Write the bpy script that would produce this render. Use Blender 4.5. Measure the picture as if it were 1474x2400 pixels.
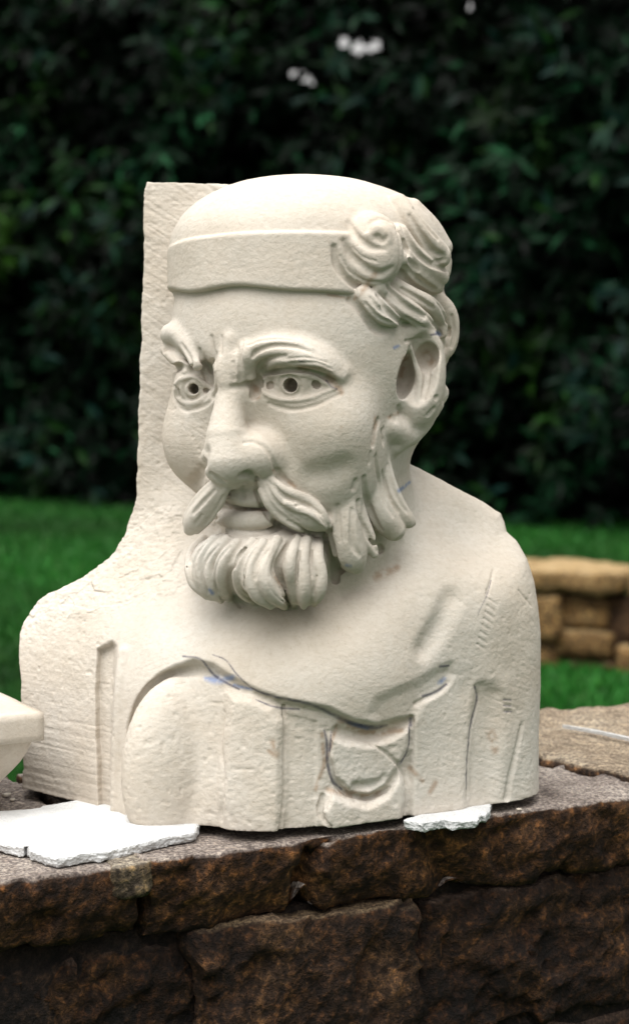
import bpy, bmesh, math, random, time
import numpy as np

# ------------------------------------------------------------------ clear, camera, sky, sun, exposure
for o in list(bpy.data.objects):
    bpy.data.objects.remove(o)
SC = bpy.context.scene
COL = SC.collection

FPX = 4667.0                      # focal length in photo pixels (70 mm on a 36 mm tall frame)
PITCH = math.atan(400.0 / FPX)    # camera looks slightly down
CAM_Z = 1.354                     # eye height above the lawn
WALL_Z = CAM_Z - 0.474            # top of the garden wall
BASE_H = 0.464                    # bust base below the eye

cam_d = bpy.data.cameras.new('camera')
cam = bpy.data.objects.new('camera', cam_d)
COL.objects.link(cam)
cam.location = (0, 0, CAM_Z)
cam.rotation_euler = (math.pi / 2 - PITCH, 0, 0)
cam_d.sensor_fit = 'VERTICAL'
cam_d.sensor_height = 36.0
cam_d.lens = 70.0
cam_d.clip_start = 0.05
cam_d.clip_end = 400
cam_d.dof.use_dof = True
cam_d.dof.focus_distance = 1.9
cam_d.dof.aperture_fstop = 6.0
SC.camera = cam

SUN_EL, SUN_AZ = math.radians(72), math.radians(212)     # azimuth clockwise from +Y: behind the camera, to its left
world = bpy.data.worlds.new('World')
SC.world = world
world.use_nodes = True
wn, wl = world.node_tree.nodes, world.node_tree.links
wn.clear()
w_out = wn.new('ShaderNodeOutputWorld')
w_bg = wn.new('ShaderNodeBackground')
w_hs = wn.new('ShaderNodeHueSaturation')
w_sky = wn.new('ShaderNodeTexSky')
w_sky.sky_type = 'NISHITA'
w_sky.sun_disc = False
w_sky.sun_elevation = SUN_EL
w_sky.sun_rotation = SUN_AZ
w_sky.dust_density = 4.0
w_sky.air_density = 1.0
w_hs.inputs['Saturation'].default_value = 0.06           # overcast: greyer than a clear sky
wl.new(w_sky.outputs[0], w_hs.inputs['Color'])
w_mx = wn.new('ShaderNodeMix')
w_mx.data_type = 'RGBA'
w_mx.blend_type = 'MULTIPLY'
w_mx.inputs[0].default_value = 1.0
w_mx.inputs[7].default_value = (1.0, 0.975, 0.945, 1)     # thin cream-white cloud
wl.new(w_hs.outputs[0], w_mx.inputs[6])
wl.new(w_mx.outputs[2], w_bg.inputs['Color'])
w_bg.inputs['Strength'].default_value = 0.082
wl.new(w_bg.outputs[0], w_out.inputs['Surface'])

sun_d = bpy.data.lights.new('sun', 'SUN')
sun = bpy.data.objects.new('sun', sun_d)
COL.objects.link(sun)
sun_d.energy = 2.0
sun_d.angle = math.radians(75)
sun_d.color = (1.0, 0.985, 0.955)
from mathutils import Vector, Matrix
_sd = Vector((math.sin(SUN_AZ) * math.cos(SUN_EL), math.cos(SUN_AZ) * math.cos(SUN_EL), math.sin(SUN_EL)))
sun.rotation_euler = _sd.to_track_quat('Z', 'Y').to_euler()
sun.location = _sd * 30

SC.view_settings.view_transform = 'Standard'
SC.view_settings.look = 'None'
SC.view_settings.exposure = 1.3
SC.view_settings.gamma = 1.0
SC.view_settings.use_curve_mapping = False

# ------------------------------------------------------------------ helpers
rng = np.random.default_rng(11)
random.seed(5)


def tag(o, label=None, cat=None, group=None, kind=None):
    if label: o['label'] = label
    if cat: o['category'] = cat
    if group: o['group'] = group
    if kind: o['kind'] = kind
    return o


def empty(name, loc):
    o = bpy.data.objects.new(name, None)
    o.empty_display_size = 0.05
    COL.objects.link(o)
    o.location = loc
    return o


def link_mesh(name, me, mat=None, parent=None):
    o = bpy.data.objects.new(name, me)
    COL.objects.link(o)
    if mat is not None and len(me.materials) == 0:
        me.materials.append(mat)
    if parent is not None:
        o.parent = parent
    return o


def mesh_np(name, V, polys, smooth=True):
    """V (n,3); polys: (m,k) int array, k = 3 or 4."""
    V = np.ascontiguousarray(V, dtype=np.float32)
    polys = np.ascontiguousarray(polys, dtype=np.int32)
    m, k = polys.shape
    me = bpy.data.meshes.new(name)
    me.vertices.add(len(V))
    me.vertices.foreach_set('co', V.ravel())
    me.loops.add(m * k)
    me.loops.foreach_set('vertex_index', polys.ravel())
    me.polygons.add(m)
    me.polygons.foreach_set('loop_start', np.arange(0, m * k, k, dtype=np.int32))
    me.polygons.foreach_set('loop_total', np.full(m, k, dtype=np.int32))
    me.update(calc_edges=True)
    me.polygons.foreach_set('use_smooth', np.full(m, smooth, dtype=bool))
    return me


def vnoise(P, scale, seed=0):
    """value noise in [-1,1] at points P (n,3)."""
    r = np.random.default_rng(seed + 1000)
    T = r.uniform(-1, 1, (32, 32, 32)).astype(np.float32)
    q = np.asarray(P, dtype=np.float64) / scale
    i = np.floor(q).astype(np.int64)
    f = (q - i)
    f = f * f * (3 - 2 * f)
    out = np.zeros(len(q))
    for a in (0, 1):
        for b in (0, 1):
            for c in (0, 1):
                w = (f[:, 0] if a else 1 - f[:, 0]) * (f[:, 1] if b else 1 - f[:, 1]) * (f[:, 2] if c else 1 - f[:, 2])
                out += w * T[(i[:, 0] + a) & 31, (i[:, 1] + b) & 31, (i[:, 2] + c) & 31]
    return out


def fbm(P, scale, seed=0, oct=4, gain=0.5):
    s, a, tot = 0, 1.0, 0
    for k in range(oct):
        s = s + a * vnoise(np.asarray(P) + 17.3 * k, scale / 2 ** k, seed + k)
        tot += a
        a *= gain
    return s / tot


def facets(P, size, seed=0, tilt=0.5):
    """broken-stone facets: every cell of a scattered grid gets its own height and tilt; about [-1,1]"""
    r = np.random.default_rng(seed + 500)
    J = r.random((16, 16, 16, 3)); Hh = r.uniform(-1, 1, (16, 16, 16)); G = r.normal(0, 1, (16, 16, 16, 3))
    q = np.asarray(P, float) / size
    i0 = np.floor(q).astype(int)
    best = np.full(len(q), 1e9); out = np.zeros(len(q))
    for a in (-1, 0, 1):
        for b in (-1, 0, 1):
            for c in (-1, 0, 1):
                i = i0 + np.array([a, b, c]); m = i & 15
                d = q - i - J[m[:, 0], m[:, 1], m[:, 2]]
                dd = (d * d).sum(1)
                k = dd < best
                best = np.where(k, dd, best)
                out = np.where(k, Hh[m[:, 0], m[:, 1], m[:, 2]] * 0.6 + tilt * (d * G[m[:, 0], m[:, 1], m[:, 2]]).sum(1), out)
    return out


# ---- materials
def new_mat(name):
    m = bpy.data.materials.new(name)
    m.use_nodes = True
    nt = m.node_tree
    b = nt.nodes['Principled BSDF']
    return m, nt, b


def N(nt, typ, **kw):
    n = nt.nodes.new(typ)
    for k, v in kw.items():
        if k in n.inputs:
            n.inputs[k].default_value = v
        else:
            setattr(n, k, v)
    return n


def ramp(nt, fac, stops):
    r = nt.nodes.new('ShaderNodeValToRGB')
    cr = r.color_ramp
    while len(cr.elements) < len(stops):
        cr.elements.new(0.5)
    for e, (p, c) in zip(cr.elements, stops):
        e.position = p
        e.color = (c[0], c[1], c[2], 1)
    nt.links.new(fac, r.inputs['Fac'])
    return r.outputs['Color']


def noise(nt, scale, detail=4, rough=0.55, vec=None, dist=0.0):
    n = N(nt, 'ShaderNodeTexNoise')
    n.inputs['Scale'].default_value = scale
    n.inputs['Detail'].default_value = detail
    n.inputs['Roughness'].default_value = rough
    n.inputs['Distortion'].default_value = dist
    if vec is not None:
        nt.links.new(vec, n.inputs['Vector'])
    return n.outputs['Fac']


def mix(nt, fac, a, b, blend='MIX'):
    m = nt.nodes.new('ShaderNodeMix')
    m.data_type = 'RGBA'
    m.blend_type = blend
    for sock, v in ((m.inputs[0], fac), (m.inputs[6], a), (m.inputs[7], b)):
        if hasattr(v, 'links'):
            nt.links.new(v, sock)
        elif isinstance(v, (int, float)):
            sock.default_value = v
        else:
            sock.default_value = (v[0], v[1], v[2], 1)
    return m.outputs[2]


def bump(nt, b, height, strength, dist, prev=None):
    n = nt.nodes.new('ShaderNodeBump')
    n.inputs['Strength'].default_value = strength
    n.inputs['Distance'].default_value = dist
    nt.links.new(height, n.inputs['Height'])
    if prev is not None:
        nt.links.new(prev, n.inputs['Normal'])
    nt.links.new(n.outputs['Normal'], b.inputs['Normal'])
    return n.outputs['Normal']


def world_pos(nt):
    return N(nt, 'ShaderNodeNewGeometry').outputs['Position']
# ------------------------------------------------------------------ the carved bust: one block of stone sculpted as a distance field
# units: 1 unit = 1 photo pixel at 2 m. axes: X right, N towards the viewer, Z up (camera aligned)
UPM = FPX / 2.0
VOX = 2.6
X0, X1, N0, N1, Z0, Z1 = -735.0, 560.0, -400.0, 400.0, -765.0, 805.0
gx = np.arange(X0, X1, VOX, dtype=np.float32)
gn = np.arange(N0, N1, VOX, dtype=np.float32)
gz = np.arange(Z0, Z1, VOX, dtype=np.float32)
NX, NN, NZ = len(gx), len(gn), len(gz)
FAR = 90.0
(L_TORSO, L_BLOCK, L_FACE, L_CAP, L_KNOT, L_HAIR, L_EAR, L_BROW, L_EYE, L_NOSE, L_MOUST, L_BEARD, L_WHISK, L_LIP, L_CLOTH, L_NECK) = range(16)
F = np.full((NX, NN, NZ), FAR, dtype=np.float32)
LAB = np.zeros((NX, NN, NZ), dtype=np.int8)


def W(px, py, n):
    s = 1 - n / FPX
    return np.array([(px - 737.0) * s, n, (1200.0 - py) * s])


HC = np.array([-17.0, 0.0, 295.0])        # head centre, level with the eyes
YAW = math.radians(32)
CY, SY = math.cos(YAW), math.sin(YAW)


def H(lx, ly, lz):
    return np.array([HC[0] + lx * CY - ly * SY, HC[1] + lx * SY + ly * CY, HC[2] + lz])


HEADR = np.array([[CY, SY, 0], [-SY, CY, 0], [0, 0, 1.0]])   # rows: head axes in (x, n, z)


def box(lo, hi, pad):
    i0 = max(0, int((lo[0] - pad - X0) / VOX)); i1 = min(NX, int((hi[0] + pad - X0) / VOX) + 2)
    j0 = max(0, int((lo[1] - pad - N0) / VOX)); j1 = min(NN, int((hi[1] + pad - N0) / VOX) + 2)
    k0 = max(0, int((lo[2] - pad - Z0) / VOX)); k1 = min(NZ, int((hi[2] + pad - Z0) / VOX) + 2)
    return (slice(i0, i1), slice(j0, j1), slice(k0, k1))


def coords(s):
    return gx[s[0]][:, None, None], gn[s[1]][None, :, None], gz[s[2]][None, None, :]


def smin(a, b, k):
    if np.isscalar(k) and k <= 0.01:
        return np.minimum(a, b)
    h = np.maximum(k - np.abs(a - b), 0) / k
    return np.minimum(a, b) - h * h * k * 0.25


def apply(s, d, mode, k, lab):
    f = F[s]
    if mode == '+':
        if lab is not None:
            LAB[s][(d < f) & (d < 7)] = lab
        F[s] = smin(f, d, k)
    elif mode == '-':
        F[s] = -smin(-f, d, k)
    else:                                  # intersection
        F[s] = -smin(-f, -d, k)


def ell(c, r, mode='+', k=20.0, lab=None, R=None, pad=None):
    c = np.asarray(c, float); r = np.asarray(r, float)
    R = np.eye(3) if R is None else R
    ext = np.sqrt(((R * r[:, None]) ** 2).sum(0))
    s = box(c - ext, c + ext, (k + 12) if pad is None else pad)
    X, Y, Z = coords(s)
    X = X - c[0]; Y = Y - c[1]; Z = Z - c[2]
    q = [R[i, 0] * X + R[i, 1] * Y + R[i, 2] * Z for i in range(3)]
    k0 = np.sqrt((q[0] / r[0]) ** 2 + (q[1] / r[1]) ** 2 + (q[2] / r[2]) ** 2)
    k1 = np.sqrt((q[0] / r[0] ** 2) ** 2 + (q[1] / r[1] ** 2) ** 2 + (q[2] / r[2] ** 2) ** 2)
    d = (k0 * (k0 - 1) / np.maximum(k1, 1e-6)).astype(np.float32)
    apply(s, d, mode, k, lab)


def hell(lx, ly, lz, r, mode='+', k=20.0, lab=None, rot=None, pad=None):
    R = HEADR
    if rot is not None:
        R = np.array(Matrix.Rotation(math.radians(rot[0]), 3, rot[1])).T @ HEADR
    ell(H(lx, ly, lz), r, mode, k, lab, R, pad)


def sample(P):
    q = (P - np.array([X0, N0, Z0])) / VOX
    q = np.clip(q, 0, np.array([NX - 1.001, NN - 1.001, NZ - 1.001]))
    i = q.astype(int); f = q - i
    out = 0
    for a in (0, 1):
        for b in (0, 1):
            for c in (0, 1):
                w = (f[:, 0] if a else 1 - f[:, 0]) * (f[:, 1] if b else 1 - f[:, 1]) * (f[:, 2] if c else 1 - f[:, 2])
                out = out + w * F[i[:, 0] + a, i[:, 1] + b, i[:, 2] + c]
    return out


NS = np.arange(N1 - 4, N0 + 4, -2.5)


def cast(px, py):
    """depth n of the surface met by the lines of sight through (px, py); nan where none"""
    px = np.asarray(px, float); py = np.asarray(py, float)
    sc = 1 - NS / FPX
    P = np.stack([(px[:, None] - 737) * sc, np.broadcast_to(NS, (len(px), len(NS))), (1200 - py[:, None]) * sc], -1)
    v = sample(P.reshape(-1, 3)).reshape(len(px), -1)
    ins = v < 0
    k = ins.argmax(1)
    ok = ins.any(1)
    k = np.maximum(k, 1)
    ar = np.arange(len(px))
    a, b = v[ar, k - 1], v[ar, k]
    t = np.clip(a / np.where(np.abs(a - b) < 1e-6, 1, a - b), 0, 1)
    n = NS[k - 1] + t * (NS[k] - NS[k - 1])
    return np.where(ok, n, np.nan)


def spline(pts, step=5.0):
    P = np.asarray(pts, float)
    if len(P) == 1:
        return P
    if len(P) == 2:
        m = max(2, int(np.hypot(*(P[1, :2] - P[0, :2])) / step) + 1)
        t = np.linspace(0, 1, m)[:, None]
        return P[0] * (1 - t) + P[1] * t
    Q = np.vstack([2 * P[0] - P[1], P, 2 * P[-1] - P[-2]])
    out = []
    for i in range(1, len(Q) - 2):
        m = max(2, int(np.hypot(*(Q[i + 1, :2] - Q[i, :2])) / step) + 1)
        t = np.linspace(0, 1, m, endpoint=False)[:, None]
        out.append(0.5 * (2 * Q[i] + (Q[i + 1] - Q[i - 1]) * t + (2 * Q[i - 1] - 5 * Q[i] + 4 * Q[i + 1] - Q[i + 2]) * t ** 2
                          + (3 * Q[i] - Q[i - 1] - 3 * Q[i + 1] + Q[i + 2]) * t ** 3))
    out.append(P[-1:])
    return np.vstack(out)


def tube(C, r, mode='+', k=6.0, lab=None):
    """chain of tapered capsules; C (m,3), r (m,)"""
    C = np.asarray(C, float); r = np.maximum(np.asarray(r, float), 0.5)
    pad = r.max() + k + 8
    s = box(C.min(0), C.max(0), pad)
    X, Y, Z = coords(s)
    d = None
    if len(C) == 1:
        d = np.sqrt((X - C[0, 0]) ** 2 + (Y - C[0, 1]) ** 2 + (Z - C[0, 2]) ** 2) - r[0]
    for i in range(len(C) - 1):
        a, b = C[i], C[i + 1]
        ba = b - a
        L = max(float(ba @ ba), 1e-6)
        if d is None:
            d = np.full(np.broadcast_shapes(X.shape, Y.shape, Z.shape), 1e3, dtype=np.float32)
        lo = np.minimum(a, b) - pad; hi = np.maximum(a, b) + pad
        t3 = box(lo, hi, 0)
        t3 = tuple(slice(max(u.start, v.start), max(min(u.stop, v.stop), max(u.start, v.start))) for u, v in zip(t3, s))
        xs, ys, zs = coords(t3)
        h = np.clip(((xs - a[0]) * ba[0] + (ys - a[1]) * ba[1] + (zs - a[2]) * ba[2]) / L, 0, 1)
        e = np.sqrt((xs - a[0] - ba[0] * h) ** 2 + (ys - a[1] - ba[1] * h) ** 2 + (zs - a[2] - ba[2] * h) ** 2) - (r[i] + (r[i + 1] - r[i]) * h)
        loc = tuple(slice(u.start - v.start, u.stop - v.start) for u, v in zip(t3, s))
        d[loc] = np.minimum(d[loc], e)
    apply(s, d.astype(np.float32), mode, k, lab)


def path(pts):
    """pts (px, py, r, offset) laid on the surface as it is now"""
    P = np.array([(p + (0,) * (4 - len(p))) for p in pts], float)
    S = spline(P)
    n = cast(S[:, 0], S[:, 1])
    ok = ~np.isnan(n)
    if not ok.any():
        return None
    n = np.interp(np.arange(len(n)), np.arange(len(n))[ok], n[ok])
    if len(n) > 4:
        pad = np.pad(n, 2, mode='edge')
        n = (pad[:-4] + pad[1:-3] + pad[2:-2] + pad[3:-1] + pad[4:]) / 5
    n = n + S[:, 3]
    C = np.stack([(S[:, 0] - 737) * (1 - n / FPX), n, (1200 - S[:, 1]) * (1 - n / FPX)], -1)
    return C, S[:, 2]


def strokes(lst, mode='+', k=6.0, lab=None, off=0.0):
    ready = [path([tuple(p) + (0,) * (4 - len(p)) for p in pts]) for pts in lst]
    for q in ready:
        if q is None:
            continue
        C, r = q
        if off:
            C = C.copy(); s0 = 1 - C[:, 1] / FPX; C[:, 1] += off; s1 = 1 - C[:, 1] / FPX
            C[:, 0] *= s1 / s0; C[:, 2] *= s1 / s0
        tube(C, r, mode, k, lab)


def tube_at(pts, mode='+', k=6.0, lab=None):
    """pts (px, py, n, r)"""
    S = spline(np.asarray(pts, float))
    n = S[:, 2]
    C = np.stack([(S[:, 0] - 737) * (1 - n / FPX), n, (1200 - S[:, 1]) * (1 - n / FPX)], -1)
    tube(C, S[:, 3], mode, k, lab)


def ell_at(px, py, n, r, mode='+', k=20, lab=None, R=None):
    ell(W(px, py, n), r, mode, k, lab, R)


def rotz(a):
    """axes turned about the vertical, a in degrees: the first axis swings towards the viewer"""
    c, s = math.cos(math.radians(a)), math.sin(math.radians(a))
    return np.array([[c, s, 0], [-s, c, 0], [0, 0, 1.0]])


def rotv(a):
    """axes turned in the picture plane (x, z), counterclockwise"""
    c, s = math.cos(math.radians(a)), math.sin(math.radians(a))
    return np.array([[c, 0, s], [0, 1.0, 0], [-s, 0, c]])


# ---- torso and the backing block: outline prism cut by a carved front
CTRL = []
def row(py, *pairs):
    for px, n in pairs:
        CTRL.append((px, py, n))
row(1940, (-40, -260), (50, -172), (140, -75), (230, 20), (300, 105), (400, 190), (520, 238), (620, 256), (750, 233), (870, 170), (1000, 93), (1100, 40), (1180, -13), (1260, -95), (1320, -160))
row(1760, (-40, -260), (50, -172), (140, -78), (220, 10), (300, 95), (400, 175), (520, 232), (640, 252), (750, 235), (870, 180), (1000, 105), (1100, 45), (1180, -5), (1260, -90))
row(1610, (-40, -260), (50, -172), (140, -84), (220, -2), (300, 85), (420, 172), (540, 225), (700, 245), (860, 215), (960, 155), (1080, 60), (1180, 5), (1260, -85))
row(1500, (-40, -262), (50, -176), (140, -100), (220, -25), (300, 45), (420, 125), (560, 185), (700, 210), (860, 195), (960, 150), (1080, 75), (1180, 10), (1255, -75))
row(1400, (60, -215), (140, -150), (230, -75), (310, -15), (420, 60), (560, 110), (700, 135), (860, 140), (960, 125), (1080, 65), (1180, 5), (1240, -70))
row(1300, (200, -185), (260, -140), (330, -85), (420, -30), (560, 25), (700, 50), (860, 60), (960, 55), (1080, 0), (1180, -65))
row(1200, (300, -160), (360, -135), (440, -95), (560, -50), (700, -30), (860, -25), (960, -35), (1080, -85), (1180, -150))
row(1090, (310, -155), (420, -150), (560, -130), (700, -110), (860, -90), (960, -125), (1040, -190))
row(950, (310, -155), (560, -150), (860, -150))
row(700, (310, -155), (560, -152), (860, -155))
row(420, (310, -158), (560, -155), (860, -158))
CT = np.array(CTRL, float)


def tps_fit(P, v, lam=0.02):
    Q = P / 100.0
    d = np.sqrt(((Q[:, None] - Q[None]) ** 2).sum(-1))
    K = np.where(d > 0, d * d * np.log(np.maximum(d, 1e-9)), 0) + lam * np.eye(len(Q))
    A = np.hstack([np.ones((len(Q), 1)), Q])
    M = np.block([[K, A], [A.T, np.zeros((3, 3))]])
    return Q, np.linalg.solve(M, np.concatenate([v, np.zeros(3)]))


def tps_eval(fit, P):
    Q, w = fit
    P = P / 100.0
    out = w[-3] + P @ w[-2:]
    for i in range(len(Q)):
        d2 = ((P - Q[i]) ** 2).sum(1)
        out = out + w[i] * 0.5 * d2 * np.log(np.maximum(d2, 1e-12))
    return out


def W2(p):                                 # outline point at the depth of the outline
    return (p[0] - 737) * (1 + 130 / FPX), (1200 - p[1]) * (1 + 130 / FPX)


OUT = [(341, 419), (440, 424), (540, 428), (700, 436), (840, 446), (880, 600), (905, 850), (915, 1050), (925, 1072), (985, 1098), (1060, 1136), (1130, 1172), (1180, 1202),
       (1188, 1225), (1192, 1246), (1215, 1268), (1238, 1310), (1254, 1365), (1262, 1425), (1269, 1490), (1269, 1600), (1265, 1700), (1264, 1800), (1263, 2100), (49, 2100),
       (47, 1800), (41, 1640), (38, 1490), (46, 1462), (60, 1438), (82, 1411), (120, 1390), (165, 1366), (210, 1340), (240, 1320), (268, 1292), (288, 1258), (297, 1225),
       (309, 1195), (316, 1165), (319, 1050), (323, 900), (330, 700), (333, 560), (334, 440)]


def poly_sdf(pts, X, Z):
    V = np.array(pts, float)
    d = np.full(X.shape, 1e9)
    s = np.ones(X.shape)
    j = len(V) - 1
    for i in range(len(V)):
        ex, ez = V[j] - V[i]
        wx, wz = X - V[i, 0], Z - V[i, 1]
        t = np.clip((wx * ex + wz * ez) / (ex * ex + ez * ez), 0, 1)
        d = np.minimum(d, (wx - ex * t) ** 2 + (wz - ez * t) ** 2)
        c1 = Z >= V[i, 1]; c2 = Z < V[j, 1]; c3 = ex * wz > ez * wx
        s = np.where((c1 & c2 & c3) | (~c1 & ~c2 & ~c3), -s, s)
        j = i
    return s * np.sqrt(d)


XX, ZZ = np.meshgrid(gx, gz, indexing='ij')
tfit = tps_fit(CT[:, :2], CT[:, 2])
# front depth as a function of (x, z): one fixed-point step for perspective
px_ = 737 + XX.ravel(); py_ = 1200 - ZZ.ravel()
nf = tps_eval(tfit, np.stack([px_, py_], 1).astype(float))
nf = np.clip(nf, -330, 300)
sc_ = 1 - nf / FPX
nf = tps_eval(tfit, np.stack([737 + XX.ravel() / sc_, 1200 - ZZ.ravel() / sc_], 1))
nf = np.clip(nf, -330, 300).reshape(XX.shape)
g0, g1 = np.gradient(nf, VOX)
gl = np.sqrt(1 + g0 ** 2 + g1 ** 2)
osdf = poly_sdf([W2(p) for p in OUT], XX, ZZ)
_w = fbm(np.stack([XX.ravel(), ZZ.ravel(), 0 * XX.ravel()], 1), 60, 88, 4, 0.6).reshape(XX.shape)
osdf = osdf + (5.0 * _w + 1.5) * np.interp(gx, [-700, -380, -330], [1.2, 1.0, 0.5])[:, None] * (XX < -300)
kk = np.interp(gx, [-420, -330, 250, 480], [4, 8, 20, 46]).astype(np.float32)[:, None]
kk = kk * np.interp(gz, [-700, 30, 120], [1, 1, .35])[None, :].astype(np.float32)
kk = np.maximum(kk, 4).astype(np.float32)
for j in range(NN):
    d = ((gn[j] - nf) / gl).astype(np.float32)
    d = -smin(-d, -osdf.astype(np.float32), kk)
    d = np.maximum(d, -330 - gn[j])        # sawn back
    F[:, j, :] = np.minimum(np.clip(d, -FAR, FAR), F[:, j, :])
LAB[:] = L_TORSO

# ---- big masses of the head
tube(np.array([H(0, -60, -180), H(0, -110, -470)]), np.array([205, 230.0]), '+', 30, L_FACE)             # neck
hell(0, -10, 100, (312, 350, 380), '+', 30, L_FACE)                                                        # skull
hell(0, 40, -170, (228, 222, 250), '+', 60, L_FACE)                                                        # jaw
hell(-166, 172, -124, (102, 106, 116), '+', 70, L_FACE)                                                      # cheeks
hell(158, 172, -105, (110, 104, 112), '+', 60, L_FACE)
hell(130, 120, -200, (112, 104, 120), '+', 70, L_FACE)
hell(0, 210, -215, (120, 84, 74), '+', 50, L_FACE)                                                         # mouth barrel
hell(0, 180, -405, (150, 132, 90), '+', 26, L_BEARD)                                                       # beard mass
# clear the air to the right of the neck, under the ear
hell(430, -190, -250, (200, 260, 190), '-', 40)
# eye sockets
hell(126, 344, 10, (96, 70, 52), '-', 30)
hell(-132, 322, 8, (88, 74, 56), '-', 30)
# brow ridges
strokes([[(578, 862, 16, -6), (592, 832, 20, -2), (640, 818, 24, 2), (700, 820, 24, 2), (760, 842, 20, 0), (800, 872, 13, -4)]], '+', 24, L_BROW)
# nose
tube(np.array([H(0, 314, 24), H(2, 330, -60), H(6, 342, -130), H(8, 342, -180)]), np.array([23, 32, 46, 57.0]), '+', 34, L_NOSE)
hell(54, 288, -172, (58, 66, 55), '+', 26, L_NOSE)
hell(-38, 288, -176, (48, 58, 46), '+', 20, L_NOSE)
hell(0, 318, -222, (26, 44, 22), '+', 14, L_NOSE)

# ---- cap: dome and turned-up band
def cap_dome():
    c = H(-8, -16, 285)
    s = box(c - 400, c + 400, 0)
    s = (s[0], s[1], slice(max(0, int((HC[2] + 60 - Z0) / VOX)), NZ))
    X, Y, Z = coords(s)
    X = X - c[0]; Y = Y - c[1]; Z = Z - c[2]
    lx = CY * X + SY * Y
    ly = -SY * X + CY * Y
    rr = np.sqrt((lx / 317) ** 2 + (ly / 348) ** 2)
    k0 = (rr ** 2.35 + np.abs(Z / 202) ** 2.35) ** (1 / 2.35)
    d = (k0 - 1) * (200 + 130 * np.clip(rr, 0, 1) ** 2)
    apply(s, d.astype(np.float32), '+', 10, L_CAP)


cap_dome()


def cap_band():
    s = box(H(0, 0, 290) - 420, H(0, 0, 290) + 420, 0)
    s = (s[0], s[1], slice(max(0, int((HC[2] + 180 - Z0) / VOX)), min(NZ, int((HC[2] + 400 - Z0) / VOX))))
    X, Y, Z = coords(s)
    X = X - HC[0]; Y = Y - HC[1]; Z = Z - HC[2]
    lx = CY * X + SY * Y
    ly = -SY * X + CY * Y + 10
    rr = np.sqrt((lx / 317) ** 2 + (ly / 357) ** 2)
    phi = np.degrees(np.arctan2(lx / 317, ly / 357))
    t = np.clip((phi - 46) / 22, 0, 1)
    ring = (rr - 1) * 350 + (Z - 260) * 0.02 + 46 * t * t * (3 - 2 * t)
    low = 197 - 0.085 * lx + 7 * np.sin(lx / 85.0) + 4 * np.sin(lx / 37.0 + 1)
    top = 318 - 0.0 * lx
    d = np.maximum(ring, np.maximum(low - Z, Z - top))
    # rounded edges
    a = np.maximum(ring + 10, 0); b = np.maximum(np.maximum(low - Z, Z - top) + 10, 0)
    d = np.where((a > 0) & (b > 0), np.sqrt(a * a + b * b) - 10, d)
    apply(s, d.astype(np.float32), '+', 5, L_CAP)


cap_band()


def relief(poly, amount, soft, lab=None, soft_fn=None):
    """raise (amount > 0) or cut back the front surface inside an outline given in photo pixels, step width soft"""
    P = np.array(poly, float)
    n = cast(P[:, 0], P[:, 1])
    n = np.where(np.isnan(n), np.nanmean(n), n)
    q = np.stack([(P[:, 0] - 737) * (1 - n / FPX), (1200 - P[:, 1]) * (1 - n / FPX)], 1)
    lo = np.array([q[:, 0].min(), n.min() - 60, q[:, 1].min()]); hi = np.array([q[:, 0].max(), 380, q[:, 1].max()])
    s = box(lo, hi, abs(amount) + soft + 6)
    Xa, Za = np.meshgrid(gx[s[0]], gz[s[2]], indexing='ij')
    d = poly_sdf(q, Xa, Za)
    wob = fbm(np.stack([Xa.ravel(), Za.ravel(), 0 * Xa.ravel() + amount], 1), 38, 61, 3).reshape(Xa.shape)
    d = d + 2.5 * wob
    m = np.clip(0.5 - d / (soft * (1 + 0.15 * wob)), 0, 1)
    m = m * m * (3 - 2 * m)
    sh = (amount * m).astype(np.float32)[:, None, :]
    if lab is not None:
        LAB[s][np.broadcast_to(m[:, None, :] > 0.5, F[s].shape) & (F[s] < 25)] = lab
    F[s] = F[s] - sh
nE = lambda x, y: float(np.nan_to_num(cast([x], [y])[0]))
# ---- eyes
def eye(cx, cy, r, cen):
    ell(cen, (r, r, r * 0.92), '+', 6, L_EYE)


E_NEAR = H(128, 222, -2)
E_FAR = H(-134, 226, -4)
ell(E_NEAR, (74, 74, 64), '+', 5, L_EYE)
ell(E_FAR, (70, 70, 62), '+', 5, L_EYE)
# lids
strokes([[(608, 900, 4), (622, 886, 5), (652, 878, 6), (690, 876, 6), (730, 882, 6), (758, 896, 6), (782, 910, 4)],
         [(610, 908, 4), (624, 924, 5), (652, 935, 5), (692, 938, 5), (732, 932, 5), (758, 921, 4), (782, 912, 4)],
         [(412, 900, 5), (428, 888, 6), (452, 887, 7), (478, 899, 6), (498, 912, 5)],
         [(412, 912, 5), (416, 930, 6), (440, 945, 7), (470, 940, 7), (494, 920, 5)]], '+', 5, L_EYE)
strokes([[(630, 946, 3), (660, 956, 4), (695, 960, 4), (740, 950, 4), (775, 934, 3), (800, 922, 2)], [(418, 954, 3), (440, 962, 4), (480, 950, 4), (500, 932, 3)], [(620, 878, 3), (652, 869, 3), (692, 867, 3), (735, 873, 3), (775, 890, 3)]], '-', 5)
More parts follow.
